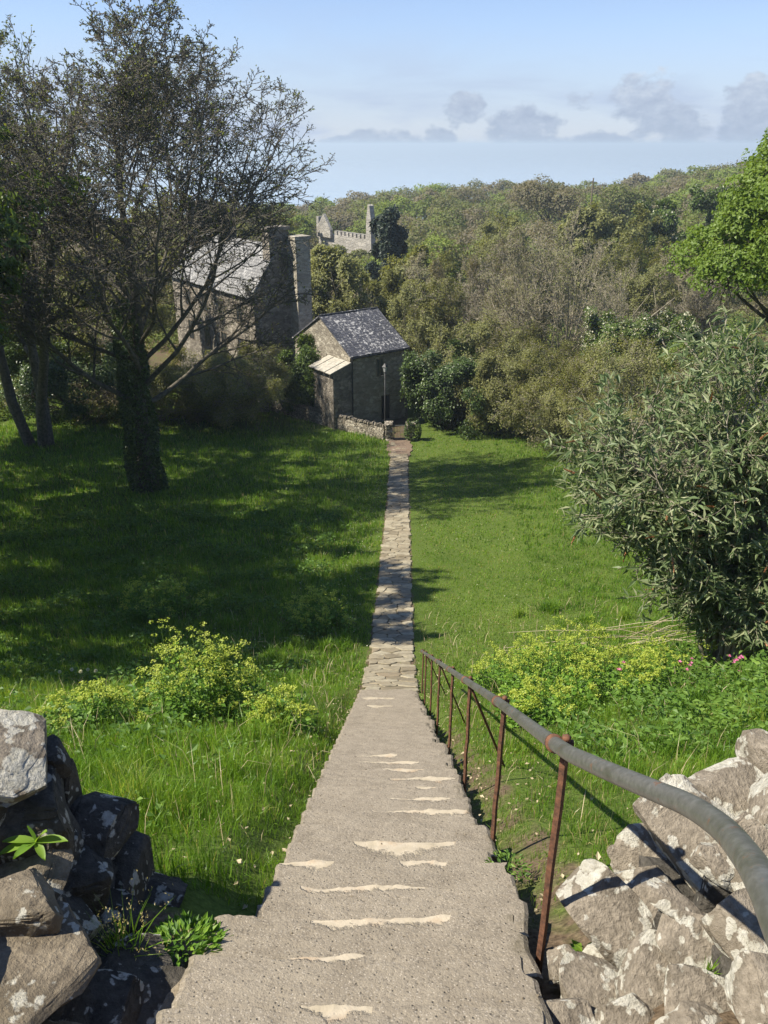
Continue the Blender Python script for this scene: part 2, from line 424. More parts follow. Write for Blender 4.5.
t = NT('lantern_glass'); M['lglass'] = t.done((.35, .36, .36), .25, .5)

# sea
t = NT('sea_water'); co = t.pos()
mp = t.n('ShaderNodeMapping'); mp.inputs['Scale'].default_value = (.004, .02, 1); t.link(co, mp.inputs[0])
n = t.noise(mp.outputs[0], 1, 6, .6)
M['sea'] = t.done(t.ramp(n, [(.35, (.27, .35, .43)), (.65, (.33, .41, .48))]), .14, .5)

# ------------------------------------------------------------------ ground sheet
def axis(lo, hi, c0, c1, fine, growth):
    a = list(np.arange(c0, c1, fine)); s = fine; x = a[-1]
    while x < hi: s *= growth; x += s; a.append(x)
    s = fine; x = a[0]; b = []
    while x > lo: s *= growth; x -= s; b.append(x)
    return np.array(b[::-1] + a)
gx = axis(-320, 320, -2.4, 2.6, .09, 1.07); gy = axis(-40, 560, 1.0, 13.2, .10, 1.045)
X, Y = np.meshgrid(gx, gy)
Zg = G(X, Y)
nx, ny = len(gx), len(gy)
g = Geo()
idx = np.arange(nx * ny).reshape(ny, nx)
g.add(np.stack([X, Y, Zg], -1).reshape(-1, 3), None, np.stack([idx[:-1, :-1], idx[:-1, 1:], idx[1:, 1:], idx[1:, :-1]], -1).reshape(-1, 4))
ground = g.build('ground', M['ground'], smooth=True); tag(ground, kind='structure')

def soil_f(x, y):
    dx = x - pathx(y); ax = np.abs(dx)
    s = (1 - sstep(.56, .72, ax)) * .6
    s = np.maximum(s, (1 - sstep(.12, .42, np.abs(dx - .72))) * (1 - sstep(7, 12, y)) * .55)
    s = np.maximum(s, (1 - sstep(.8, 2.2, np.hypot(x - 5.6, y - 10.8))) * .7)
    s = np.maximum(s, sstep(60, 75, y) * .6)
    s = np.maximum(s, (1 - sstep(2.2, 2.6, y)) * (1 - sstep(1.3, 1.9, ax)) * .8)
    return s
at_ = ground.data.attributes.new('soil', 'FLOAT', 'POINT')
at_.data.foreach_set('value', soil_f(X, Y).ravel().astype(np.float32))

g = Geo()
sea_z = E - 75
g.add([(-60000, 250, sea_z), (60000, 250, sea_z), (60000, 80000, sea_z), (-60000, 80000, sea_z)], None, [[0, 1, 2, 3]])
tag(g.build('sea', M['sea']), kind='structure')

# ------------------------------------------------------------------ concrete steps
TR = .32
STEP0 = .30
NST = 39
def step_z(i): return E - (1.35 + .645 * (STEP0 + TR * i + .16)) + .0
def step_edges(i):
    y = STEP0 + TR * (i + .5)
    r = np.random.default_rng(500 + i)
    l = -.515 if y > 2.12 else -.665
    rr = .585 if y > 2.0 else .53 if y > 1.6 else .49
    return l + float(pathx(y)) - .03 + r.normal(0, .004), rr + (float(pathx(y)) - .03) * .5 + r.normal(0, .02)
WORN = [(1018, 300, 352, .04), (993, 311, 373, .06), (944, 274, 368, .045), (912, 307, 451, .075), (883, 298, 428, .055), (859, 279, 336, .07),
     (861, 398, 450, .05), (844, 353, 456, .13), (812, 370, 481, .06), (801, 386, 452, .05), (787, 414, 436, .05),
     (781, 388, 458, .08), (772, 382, 425, .06), (765, 354, 420, .06), (757, 354, 398, .06), (708, 366, 394, .10), (699, 360, 395, .12)]
def build_steps():
    g = Geo(); edge = []; worn = []
    pat = {}
    for j, (py, a, b, dp) in enumerate(WORN):
        ang = P + math.atan((py - 512) / F); D = 1.35 / (math.tan(ang) - .645)
        i = max(0, min(NST - 1, int(round((D - STEP0) / TR)) - 1))
        yn = STEP0 + TR * (i + 1); dep = yn * cP + (E - step_z(i)) * sP
        pat.setdefault(i, []).append(((a - 384) / F * dep, (b - 384) / F * dep, dp, j))
    for i in range(-1, NST):
        nu, nv = (64, 22) if i < 18 else (36, 14)
        y0 = STEP0 + TR * i if i >= 0 else -3.5
        y1 = STEP0 + TR * (i + 1)
        l, r_ = step_edges(max(i, 0)); z = step_z(i) if i >= 0 else step_z(0) + .2
        rs = np.random.default_rng(900 + i)
        u = np.linspace(0, 1, nu); v = 1 - (1 - np.linspace(0, 1, nv)) ** 1.5; v[-2] = .965
        uu, vv = np.meshgrid(u, v)
        sm = lambda q, n: np.convolve(q, np.ones(n) / n, 'same')
        jl = sm(rs.normal(0, .004, nv), 3); jr = sm(np.cumsum(rs.normal(0, .005, nv)), 3)
        ynose = sm(rs.normal(0, .008, nu), 4) + .007 * np.sin(u * rs.uniform(4, 14) + rs.uniform(0, 6))
        xx = (l + jl[:, None]) * (1 - uu) + (r_ + jr[:, None]) * uu
        yy = y0 + (y1 - y0) * vv + ynose[None, :] * (vv > .9)
        zz = z + .042 - .094 * vv + .004 * wav(xx, yy, .6, 77) + .0018 * wav(xx, yy, .12, 78)
        chip = np.clip(sm(rs.normal(0, 1, nu), 5) * 1.5, 0, 1)
        zz -= (.014 + .02 * chip[None, :]) * (vv > .99) + .006 * chip[None, :] * (np.abs(vv - .965) < .004)
        zz -= .012 * ((uu < .001) | (uu > .999))
        xx -= rs.uniform(0, .05) * (uu > .97) * (vv > .7)
        wn = np.full(uu.shape, -1.0)
        for x0, x1, dp, j in pat.get(i, []):
            t_ = (xx - x0) / (x1 - x0); rj = np.random.default_rng(40 + j)
            prof = np.sin(pi * np.clip(t_, 0, 1)) ** .3 * (1 + .3 * np.sin(t_ * rj.uniform(4, 9) + rj.uniform(0, 6)))
            dd = np.maximum(dp * 1.2 * prof, .004)
            w_ = 1 - (y1 - yy) / dd; w_ = np.where((t_ > 0) & (t_ < 1), w_, -1)
            wn = np.maximum(wn, np.clip(w_, -1, 1))
        top = np.stack([xx, yy, zz], -1).reshape(-1, 3)
        k = np.arange(nu * nv).reshape(nv, nu)
        Q = np.stack([k[:-1, :-1], k[:-1, 1:], k[1:, 1:], k[1:, :-1]], -1).reshape(-1, 4)
        ring = np.concatenate([k[0, :], k[1:, -1], k[-1, -2::-1], k[-2:0:-1, 0]])
        low = top[ring].copy(); low[:, 2] = z - .55
        V = np.concatenate([top, low]); n = len(top); m = len(ring)
        Q2 = np.array([[ring[(a + 1) % m], ring[a], n + a, n + (a + 1) % m] for a in range(m)])
        g.add(V, None, np.concatenate([Q, Q2]))
        eu = (np.minimum(uu, (1 - uu) * .62)).reshape(-1)
        ev = np.clip(1 - eu / .10, 0, 1) * .60
        ev = np.maximum(ev, np.clip(1 - vv.reshape(-1) / .20, 0, 1) * .52)
        edge.append(np.concatenate([ev, np.full(m, .5)])); worn.append(np.concatenate([wn.reshape(-1), np.full(m, -1.)]))
    o = g.build('concrete_steps', M['concrete'])
    for nm, d in (('edge', edge), ('worn', worn)):
        a = o.data.attributes.new(nm, 'FLOAT', 'POINT'); a.data.foreach_set('value', np.concatenate(d).astype(np.float32))
    tag(o, kind='structure')
    return o
build_steps()

# small stones and grit lying on the steps
g = Geo()
ico = bmesh.new(); bmesh.ops.create_icosphere(ico, subdivisions=1, radius=1)
IV = np.array([v.co[:] for v in ico.verts]); IT = np.array([[v.index for v in f.verts] for f in ico.faces]); ico.free()
for k in range(420):
    i = int(rng.integers(2, 34)); l, r_ = step_edges(i)
    u = rng.beta(.5, .5) if k % 3 else rng.random(); tv = rng.uniform(.02, .95)
    p = np.array([l + .02 + (r_ - l - .04) * u, STEP0 + TR * (i + tv), step_z(i) + .042 - .094 * tv])
    s = rng.uniform(.002, .007) * (2.0 if rng.random() < .05 else 1)
    g.add(IV * s * np.array([1, rng.uniform(.6, 1), .6]) * (1 + rng.normal(0, .12, (len(IV), 1))) + p, IT, None, rng.random())
tag(g.build('grit', M['stone_slab'], smooth=False), kind='stuff')

# ------------------------------------------------------------------ stone-flagged path
def clip_poly(poly, n, d):
    out = []
    for i in range(len(poly)):
        a, b = poly[i - 1], poly[i]; da, db = a @ n - d, b @ n - d
        if (da <= 0) != (db <= 0): out.append(a + (b - a) * (da / (da - db)))
        if db <= 0: out.append(b)
    return out

def build_path():
    g = Geo(); r = np.random.default_rng(8); seeds = []
    y = 12.5; k = 0
    while y < 50.8:
        nc = 3 if k % 2 else 2
        for q in range(nc):
            seeds.append(((q + .5 + r.uniform(-.42, .42)) / nc * 1.2 - .6, y + r.uniform(-.15, .15)))
        y += .31; k += 1
    S = np.array(seeds)
    def lift(p, dz):
        xw = p[:, 0] + pathx(p[:, 1]); return np.stack([xw, p[:, 1], E - drop(p[:, 1]) + dz], -1)
    for i, c in enumerate(S):
        wl_, wr_ = .555 + r.normal(0, .03), .555 + r.normal(0, .03)
        poly = [np.array(v) for v in ((-wl_, c[1] - 1), (wr_, c[1] - 1), (wr_ + r.normal(0, .03), c[1] + 1), (-wl_ + r.normal(0, .03), c[1] + 1))]
        for j in np.where(np.abs(S[:, 1] - c[1]) < 1.4)[0]:
            if j == i: continue
            dv = S[j] - c; dv = dv * np.array([.8, 1.15]); mid_ = (S[j] + c) / 2; dv = dv / np.linalg.norm(dv)
            poly = clip_poly(poly, dv, mid_ @ dv)
            if len(poly) < 3: break
        if len(poly) < 3: continue
        poly = clip_poly(poly, np.array([0, -1.]), -12.72); 
        if len(poly) < 3: continue
        pts = []
        for q in range(len(poly)):
            a, b = poly[q - 1], poly[q]; L = np.linalg.norm(b - a)
            if L < .03: continue
            pts.append(a * .5 + b * .5 + r.normal(0, .012, 2) if False else a * .88 + b * .12); 
            if L > .16: pts.append(a * .5 + b * .5 + r.normal(0, .011, 2))
            pts.append(a * .12 + b * .88)
        if len(pts) < 4: continue
        pts = np.array(pts); c2 = pts.mean(0); sz = np.linalg.norm(pts - c2, axis=1).mean()
        if sz < .06: continue
        pts = c2 + (pts - c2) * (1 - .011 / sz); m = len(pts); tl = r.normal(0, .007)
        top = lift(c2 + (pts - c2) * .93, .044 + tl); mid = lift(pts, .030 + tl); bot = lift(pts, -.06); cc = lift(c2[None], .047 + tl)
        top[:, 2] += r.normal(0, .003, m)
        V = np.concatenate([cc, top, mid, bot])
        T = [[0, 1 + e, 1 + (e + 1) % m] for e in range(m)]
        Q = [[1 + s0 + e, 1 + s0 + m + e, 1 + s0 + m + (e + 1) % m, 1 + s0 + (e + 1) % m] for s0 in (0, m) for e in range(m)]
        g.add(V, T, Q, r.random())
    o = g.build('stone_path', M['flag'], smooth=False); tag(o, kind='structure')
    # bare trodden earth in front of the gate
    ys = np.linspace(47.6, 52.6, 18); n = 9; V = []
    for yk in ys:
        w = .62 + .22 * math.exp(-((yk - 50) / 1.6) ** 2) + .06 * math.sin(yk * 5)
        for x in np.linspace(-w, w, n): V.append((x + float(pathx(yk)), yk, E - float(drop(yk)) + (.052 if yk > 48.2 else .03)))
    Q = [[a * n + b, a * n + b + 1, (a + 1) * n + b + 1, (a + 1) * n + b] for a in range(17) for b in range(n - 1)]
    e = Geo(); e.add(V, None, Q); tag(e.build('earth_path', M['soil'], smooth=True), kind='structure')
build_path()

# ------------------------------------------------------------------ stones
bm = bmesh.new(); bmesh.ops.create_icosphere(bm, subdivisions=5, radius=1)
SV5 = np.array([v.co[:] for v in bm.verts]); ST5 = np.array([[v.index for v in f.verts] for f in bm.faces]); bm.free()
bm = bmesh.new(); bmesh.ops.create_icosphere(bm, subdivisions=3, radius=1)
SV3 = np.array([v.co[:] for v in bm.verts]); ST3 = np.array([[v.index for v in f.verts] for f in bm.faces]); bm.free()

def stone_verts(size, seed, cuts=11, boxy=.36, rough=.035, fine=True):
    r = np.random.default_rng(seed)
    V = SV5 if fine else SV3
    p = np.sign(V) * np.abs(V) ** boxy
    p /= np.maximum(np.abs(p).max(1, keepdims=True), 1e-6) ** .35
    for k in range(cuts):
        n = r.normal(0, 1, 3); n /= np.linalg.norm(n); d = r.uniform(.72, .98)
        s = p @ n; p = p - np.maximum(s - d, 0)[:, None] * n
    off = Vector(r.uniform(-50, 50, 3))
    if fine:
        q = p * np.asarray(size) / max(size)
        ds = np.array([mnoise.fractal(Vector(v) * 2.2 + off, 0.9, 2.0, 6) for v in q])
        ridg = np.array([abs(mnoise.noise(Vector((v[0], v[1], v[2] * 3.0)) * 2.6 + off)) for v in q])
        p = p * (1 + rough * ds - .045 * np.maximum(.10 - ridg, 0) / .10)[:, None]
    else:
        p = p * (1 + r.normal(0, .02, (len(p), 1)))
    return p * np.asarray(size)

def add_stone(parent, pos, size, rot, seed, mat, **kw):
    V = stone_verts(size, seed, **kw)
    Mr = Matrix.Rotation(rot[2], 3, 'Z') @ Matrix.Rotation(rot[1], 3, 'Y') @ Matrix.Rotation(rot[0], 3, 'X') @ Matrix.Rotation(rot[3] if len(rot) > 3 else 0, 3, 'Z')
    g = Geo(); g.add(V, ST5 if kw.get('fine', True) else ST3)
    o = g.build('stone', mat, parent, smooth=True)
    try: o.data.set_sharp_from_angle(angle=R(32))
    except Exception: pass
    o.matrix_local = Matrix.Translation(Vector(pos) - parent.location) @ Mr.to_4x4()
    low = pos[2] + float((V @ np.array(Mr).T)[:, 2].min()); gr = gz(pos[0], pos[1]) - .1
    if low - gr > .16 and not kw.get('core'):           # hearting underneath, down to the ground
        hz = (low + .06 - gr) / 2; sr = min(size[0], size[1])
        V2 = stone_verts((sr * 1.05, sr * 1.0, hz), seed + 5000, 8, .4, fine=False); g = Geo(); g.add(V2, ST3)
        o2 = g.build('stone', M['stone_dark'], parent, smooth=False); o2.location = Vector((pos[0], pos[1], gr + hz)) - parent.location
    return o

# wall end left of the steps; half-sizes in metres, rotations in degrees
wl = empty('stone_wall', (-1.25, 1.9, gz(-1.25, 1.9)), 0, 'dark tumbled dry stone wall end at bottom left, shaded on the side facing the steps', 'stone wall')
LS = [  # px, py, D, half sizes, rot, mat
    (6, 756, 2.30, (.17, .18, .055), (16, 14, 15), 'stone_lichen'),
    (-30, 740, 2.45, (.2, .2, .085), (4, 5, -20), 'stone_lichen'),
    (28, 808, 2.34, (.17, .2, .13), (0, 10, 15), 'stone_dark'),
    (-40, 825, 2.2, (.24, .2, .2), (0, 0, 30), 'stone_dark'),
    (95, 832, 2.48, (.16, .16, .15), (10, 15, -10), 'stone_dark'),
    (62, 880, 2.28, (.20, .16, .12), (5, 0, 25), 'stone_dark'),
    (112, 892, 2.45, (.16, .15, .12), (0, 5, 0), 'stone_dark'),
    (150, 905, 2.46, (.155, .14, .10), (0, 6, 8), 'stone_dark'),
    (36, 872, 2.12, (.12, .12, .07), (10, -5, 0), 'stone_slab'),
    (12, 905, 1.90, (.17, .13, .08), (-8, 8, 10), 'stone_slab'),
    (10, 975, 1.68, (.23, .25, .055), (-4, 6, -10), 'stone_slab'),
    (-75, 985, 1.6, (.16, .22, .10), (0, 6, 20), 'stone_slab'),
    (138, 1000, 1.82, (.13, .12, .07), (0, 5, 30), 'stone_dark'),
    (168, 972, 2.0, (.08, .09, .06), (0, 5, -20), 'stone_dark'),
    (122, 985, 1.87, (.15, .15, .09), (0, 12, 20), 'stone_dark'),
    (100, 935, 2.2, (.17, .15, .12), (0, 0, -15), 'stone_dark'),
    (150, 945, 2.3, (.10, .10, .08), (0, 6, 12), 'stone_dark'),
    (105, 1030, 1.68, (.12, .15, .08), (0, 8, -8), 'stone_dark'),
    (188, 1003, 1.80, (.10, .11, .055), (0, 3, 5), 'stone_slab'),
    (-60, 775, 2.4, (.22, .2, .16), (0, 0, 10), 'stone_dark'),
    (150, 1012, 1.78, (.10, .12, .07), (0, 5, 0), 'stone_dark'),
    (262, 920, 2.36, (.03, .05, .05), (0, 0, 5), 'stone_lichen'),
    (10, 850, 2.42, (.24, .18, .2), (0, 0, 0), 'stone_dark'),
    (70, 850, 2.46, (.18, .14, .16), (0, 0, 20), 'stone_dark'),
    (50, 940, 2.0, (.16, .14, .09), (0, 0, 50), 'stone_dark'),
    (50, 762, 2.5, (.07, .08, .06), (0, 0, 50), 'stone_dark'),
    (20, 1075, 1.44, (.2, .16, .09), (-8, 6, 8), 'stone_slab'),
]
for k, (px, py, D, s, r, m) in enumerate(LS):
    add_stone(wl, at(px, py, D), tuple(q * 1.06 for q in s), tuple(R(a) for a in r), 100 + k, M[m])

wr = empty('stone_wall', (1.0, 1.9, gz(1.0, 1.9)), 0, 'sunlit rubble wall end of tilted slabs with white lichen, under the near end of the handrail', 'stone wall')
RS = [  # the fourth angle spins the slab in its own plane
    (626, 938, 1.98, (.24, .12, .055), (40, -4, -6, -44), 'stone_lichen'),
    (662, 930, 2.0, (.27, .12, .06), (36, -8, -10, -52), 'stone_lichen'),
    (700, 842, 2.18, (.23, .15, .07), (34, 6, -14, -32), 'stone_lichen'),
    (742, 806, 2.4, (.21, .14, .06), (30, 10, -14, -35), 'stone_lichen'),
    (775, 762, 2.55, (.10, .12, .09), (20, 10, 0, 0), 'stone_lichen'),
    (722, 866, 2.0, (.085, .06, .045), (30, 0, -10, -25), 'stone_lichen'),
    (762, 868, 1.98, (.15, .12, .07), (36, 8, -20, -38), 'stone_lichen'),
    (672, 903, 1.92, (.10, .045, .022), (20, 6, -10, -30), 'stone_lichen'),
    (704, 946, 1.84, (.14, .11, .07), (30, 0, -10, -20), 'stone_lichen'),
    (765, 935, 1.74, (.15, .12, .07), (30, 6, -20, -40), 'stone_lichen'),
    (600, 1000, 1.80, (.14, .12, .055), (22, 4, 4, -20), 'stone_lichen'),
    (655, 1012, 1.72, (.10, .10, .055), (28, 0, -8, 10), 'stone_lichen'),
    (712, 1016, 1.62, (.14, .11, .06), (30, 0, 5, -15), 'stone_lichen'),
    (780, 1010, 1.52, (.12, .11, .08), (20, 6, -12, 0), 'stone_lichen'),
    (570, 1022, 1.68, (.07, .08, .045), (10, 0, 10, 0), 'stone_lichen'),
    (562, 968, 1.97, (.05, .06, .045), (10, 8, 5, 0), 'stone_lichen'),
    (640, 1040, 1.62, (.13, .11, .06), (26, 0, 0, 20), 'stone_lichen'),
    (705, 1050, 1.50, (.13, .11, .06), (26, 0, 0, -10), 'stone_lichen'),
    (600, 1045, 1.66, (.10, .10, .05), (20, 0, 0, 30), 'stone_lichen'),
    (660, 975, 1.80, (.14, .12, .06), (30, 0, 0, 20), 'stone_lichen'),
    (810, 820, 2.2, (.18, .16, .10), (20, 12, 0, -20), 'stone_lichen'),
    (815, 900, 1.85, (.16, .16, .10), (20, 6, 10, 0), 'stone_lichen'),
    (690, 900, 2.2, (.30, .16, .08), (38, 10, -10, -40), 'stone_lichen'),
    (745, 862, 2.3, (.28, .18, .10), (34, 12, -10, -40), 'stone_lichen'),
    (640, 985, 1.92, (.22, .14, .07), (26, 4, 0, -20), 'stone_lichen'),
]
for k, (px, py, D, s, r, m) in enumerate(RS):
    add_stone(wr, at(px, py, D), tuple(q * 1.10 for q in s), tuple(R(a) for a in r), 300 + k, M[m])

# both walls run on outwards beyond the picture's edge
for root, sg, m in ((wl, -1, 'stone_dark'), (wr, 1, 'stone_lichen')):
    rs = np.random.default_rng(60 + sg)
    for row in range(3):
        xx = 1.62 if sg < 0 else 1.58
        while xx < 4.6:
            w_ = rs.uniform(.13, .22); xx += w_ * .95
            yy = 2.25 + rs.normal(0, .05); zz = gz(sg * xx, yy) + .12 + row * .25
            V = stone_verts((w_, rs.uniform(.17, .24), .145), 7000 + int(xx * 100) + row * 31 + sg, 9, .4, fine=False)
            gg = Geo(); gg.add(V, ST3); o = gg.build('stone', M[m if rs.random() < .6 else 'stone_lichen'], root, smooth=False)
            o.location = Vector((sg * xx, yy, zz)) - root.location; o.rotation_euler = (rs.normal(0, .12), rs.normal(0, .15), rs.normal(0, .2)); xx += w_ * .95

# ------------------------------------------------------------------ handrail
PD = [2.05, 3.38, 4.95, 6.4, 8.2, 9.9, 11.7, 12.75]
def post_base(D):
    return np.array([.575 + .013 * (D - 2.05) + .02 * (D > 3), D, E - (1.35 + .645 * D) - .06])
rail_obj = empty('handrail', tuple(post_base(2.05)), 0, 'grey steel pipe handrail on rusty iron posts down the right side of the concrete steps', 'handrail')
RO = np.array(rail_obj.location)
H = .93
tops = [post_base(D) + np.array([-.03, 0, H + .06]) for D in PD]
near = [np.array(at(*p)) for p in ((590, 763, 1.68), (653, 790, 1.363), (690, 806, 1.217), (722, 828, 1.06), (747, 857, .90), (766, 889, .766), (795, 960, .64))]
end = near[-1] + np.array([-.01, -.14, .02]); low = end + np.array([0, -.10, -.16]); foot = low + np.array([.0, -.02, -.8])
ctrl = np.array([foot, (low + foot) / 2, low, end] + near[::-1] + tops)
# smooth the control polygon
def catmull(c, n=10):
    c = np.asarray(c); o = []
    for i in range(len(c) - 1):
        p0 = c[max(i-1, 0)]; p1 = c[i]; p2 = c[i+1]; p3 = c[min(i+2, len(c)-1)]
        for t_ in np.linspace(0, 1, n, endpoint=False):
            o.append(.5 * ((2*p1) + (-p0+p2)*t_ + (2*p0-5*p1+4*p2-p3)*t_**2 + (-p0+3*p1-3*p2+p3)*t_**3))
    o.append(c[-1]); return np.array(o)
g = Geo(); line = catmull(ctrl, 8) - RO
line = np.concatenate([line, [line[-1] + np.array([.01, .04, -.012])]])
g.tubes(line, np.full(len(line), .0236), 20, cap=True)
g.build('rail', M['pipe'], rail_obj, smooth=True)
for k, D in enumerate(PD):
    b = post_base(D) - RO; t_ = tops[k] - RO
    lean = np.array([.02 * math.sin(k * 2.1), .01, 0])
    g = Geo()
    topp = np.array([t_[0] + .036, t_[1], t_[2] + .012])
    a = b + lean * -.3 + np.array([0, 0, -.12])
    Pt = np.array([a + (topp - a) * q for q in np.linspace(0, 1, 9)]); Pt[:, 0] += np.random.default_rng(k).normal(0, .0018, 9)
    g.tubes(Pt, np.full(9, .0145), 4, cap=True)
    post = g.build('post', M['rust'], rail_obj)
    # collar clasping the pipe, with its bolt and knob
    g = Geo(); i = np.argmin(np.linalg.norm(line - t_, axis=1)); tg = line[min(i + 1, len(line) - 1)] - line[i - 1]; tg = tg / np.linalg.norm(tg)
    g.tubes(np.array([t_ - tg * .013, t_ + tg * .013]), np.array([.0305, .0305]), 16, cap=True)
    g.tubes(np.array([t_ + [.02, 0, .002], t_ + [.06, 0, .002]]), np.array([.011, .011]), 8, cap=True)
    kn = t_ + np.array([.036, 0, .022]); g.add(IV * np.array([.017, .017, .015]) + kn, IT)
    col = g.build('collar', M['rust'], post, smooth=True)
    if k in (2, 4, 6):
        f = np.array([post_base(D)[0] + .46, D + .70, 0]); f[2] = gz(f[0], f[1]) - .05
        g = Geo(); s0 = topp - np.array([0, 0, .05])
        g.tubes(np.array([s0 + (f - RO - s0) * q for q in np.linspace(0, 1, 5)]), np.full(5, .011), 6, cap=True)
        g.build('stay', M['rust'], rail_obj, smooth=True)

# ------------------------------------------------------------------ branching generator
def norm(a): return a / (np.linalg.norm(a, axis=-1, keepdims=True) + 1e-9)

def grow(Pt, Rd, n, t0, t1, ang, Lf, K, wander, up, env=None, rf=.62, tip=.3, L=None, dang=.25, minr=.004, taper=.5):
    N, K0, _ = Pt.shape; Mn = N * n
    ix = np.repeat(np.arange(N), n)
    st = (np.tile(np.arange(n), N) + rng.random(Mn)) / n
    t = t0 + (t1 - t0) * st
    f = np.clip(t * (K0 - 1), 0, K0 - 1.0001); i = f.astype(int); a = (f - i)[:, None]
    s = Pt[ix, i] * (1 - a) + Pt[ix, i+1] * a
    tan = norm(Pt[ix, i+1] - Pt[ix, i])
    rad = Rd[ix, i] * (1 - a[:, 0]) + Rd[ix, i+1] * a[:, 0]
    Lp = np.linalg.norm(np.diff(Pt, axis=1), axis=2).sum(1)[ix] if L is None else np.full(Mn, L)
    az = np.tile(np.arange(n), N) * 2.4 + np.repeat(rng.uniform(0, 6.28, N), n) + rng.normal(0, .4, Mn)
    ref = np.where(np.abs(tan[:, 2:3]) < .9, np.array([[0, 0, 1.]]), np.array([[1., 0, 0]]))
    u = norm(np.cross(tan, ref)); v = np.cross(tan, u)
    an = (ang + rng.normal(0, dang, Mn))[:, None]
    d = norm(np.cos(an) * tan + np.sin(an) * (np.cos(az)[:, None] * u + np.sin(az)[:, None] * v))
    ln = Lp * Lf * (1 - taper * st) * rng.uniform(.65, 1.25, Mn)
    pts = [s]; p = s
    dl = (ln / (K - 1))[:, None]
    for k in range(K - 1):
        d = norm(d + rng.normal(0, wander, (Mn, 3)) + np.array([0, 0, up]))
        p = p + d * dl; pts.append(p)
    Q = np.stack(pts, 1)
    if env is not None:
        e = env(Q[:, -1]); sc_ = np.where(e > 1, 1 / np.maximum(e, 1) ** 1.6, 1)
        Q = Q[:, :1] + (Q - Q[:, :1]) * sc_[:, None, None]
        keep = env(Q[:, -1]) < 1.12
        Q = Q[keep]; rad = rad[keep]
    r0 = np.maximum(rad * rf, minr)
    Rr = r0[:, None] * np.linspace(1, tip, K)[None]
    return Q, np.maximum(Rr, minr * .6)

class ell:
    def __init__(s, cx, cy, cz, rx, ry, rz): s.c = np.array([cx, cy, cz]); s.r = np.array([rx, ry, rz])
    def __call__(s, q):
        d = (q - s.c) / s.r; e = np.linalg.norm(d, axis=-1); n = d / (e[..., None] + 1e-6); h = s.c[0] * 3.1 + s.c[1] * 1.7 + s.r[0] * 5
        return e * (1 + .13 * np.sin(n[..., 0] * 4.3 + n[..., 2] * 2.1 + h) + .11 * np.sin(n[..., 1] * 5.1 - n[..., 2] * 4.2 + h * 2) + .08 * np.sin(n[..., 0] * 8 + n[..., 1] * 7 + h * 3))

def twig_points(Q, per, lo=.2, hi=1.0):
    N, K, _ = Q.shape
    t = rng.uniform(lo, hi, (N, per)); f = np.clip(t * (K - 1), 0, K - 1.0001); i = f.astype(int); a = (f - i)[..., None]
    ii = np.arange(N)[:, None]
    p = Q[ii, i] * (1 - a) + Q[ii, i+1] * a; d = norm(Q[ii, i+1] - Q[ii, i])
    return p.reshape(-1, 3), d.reshape(-1, 3)

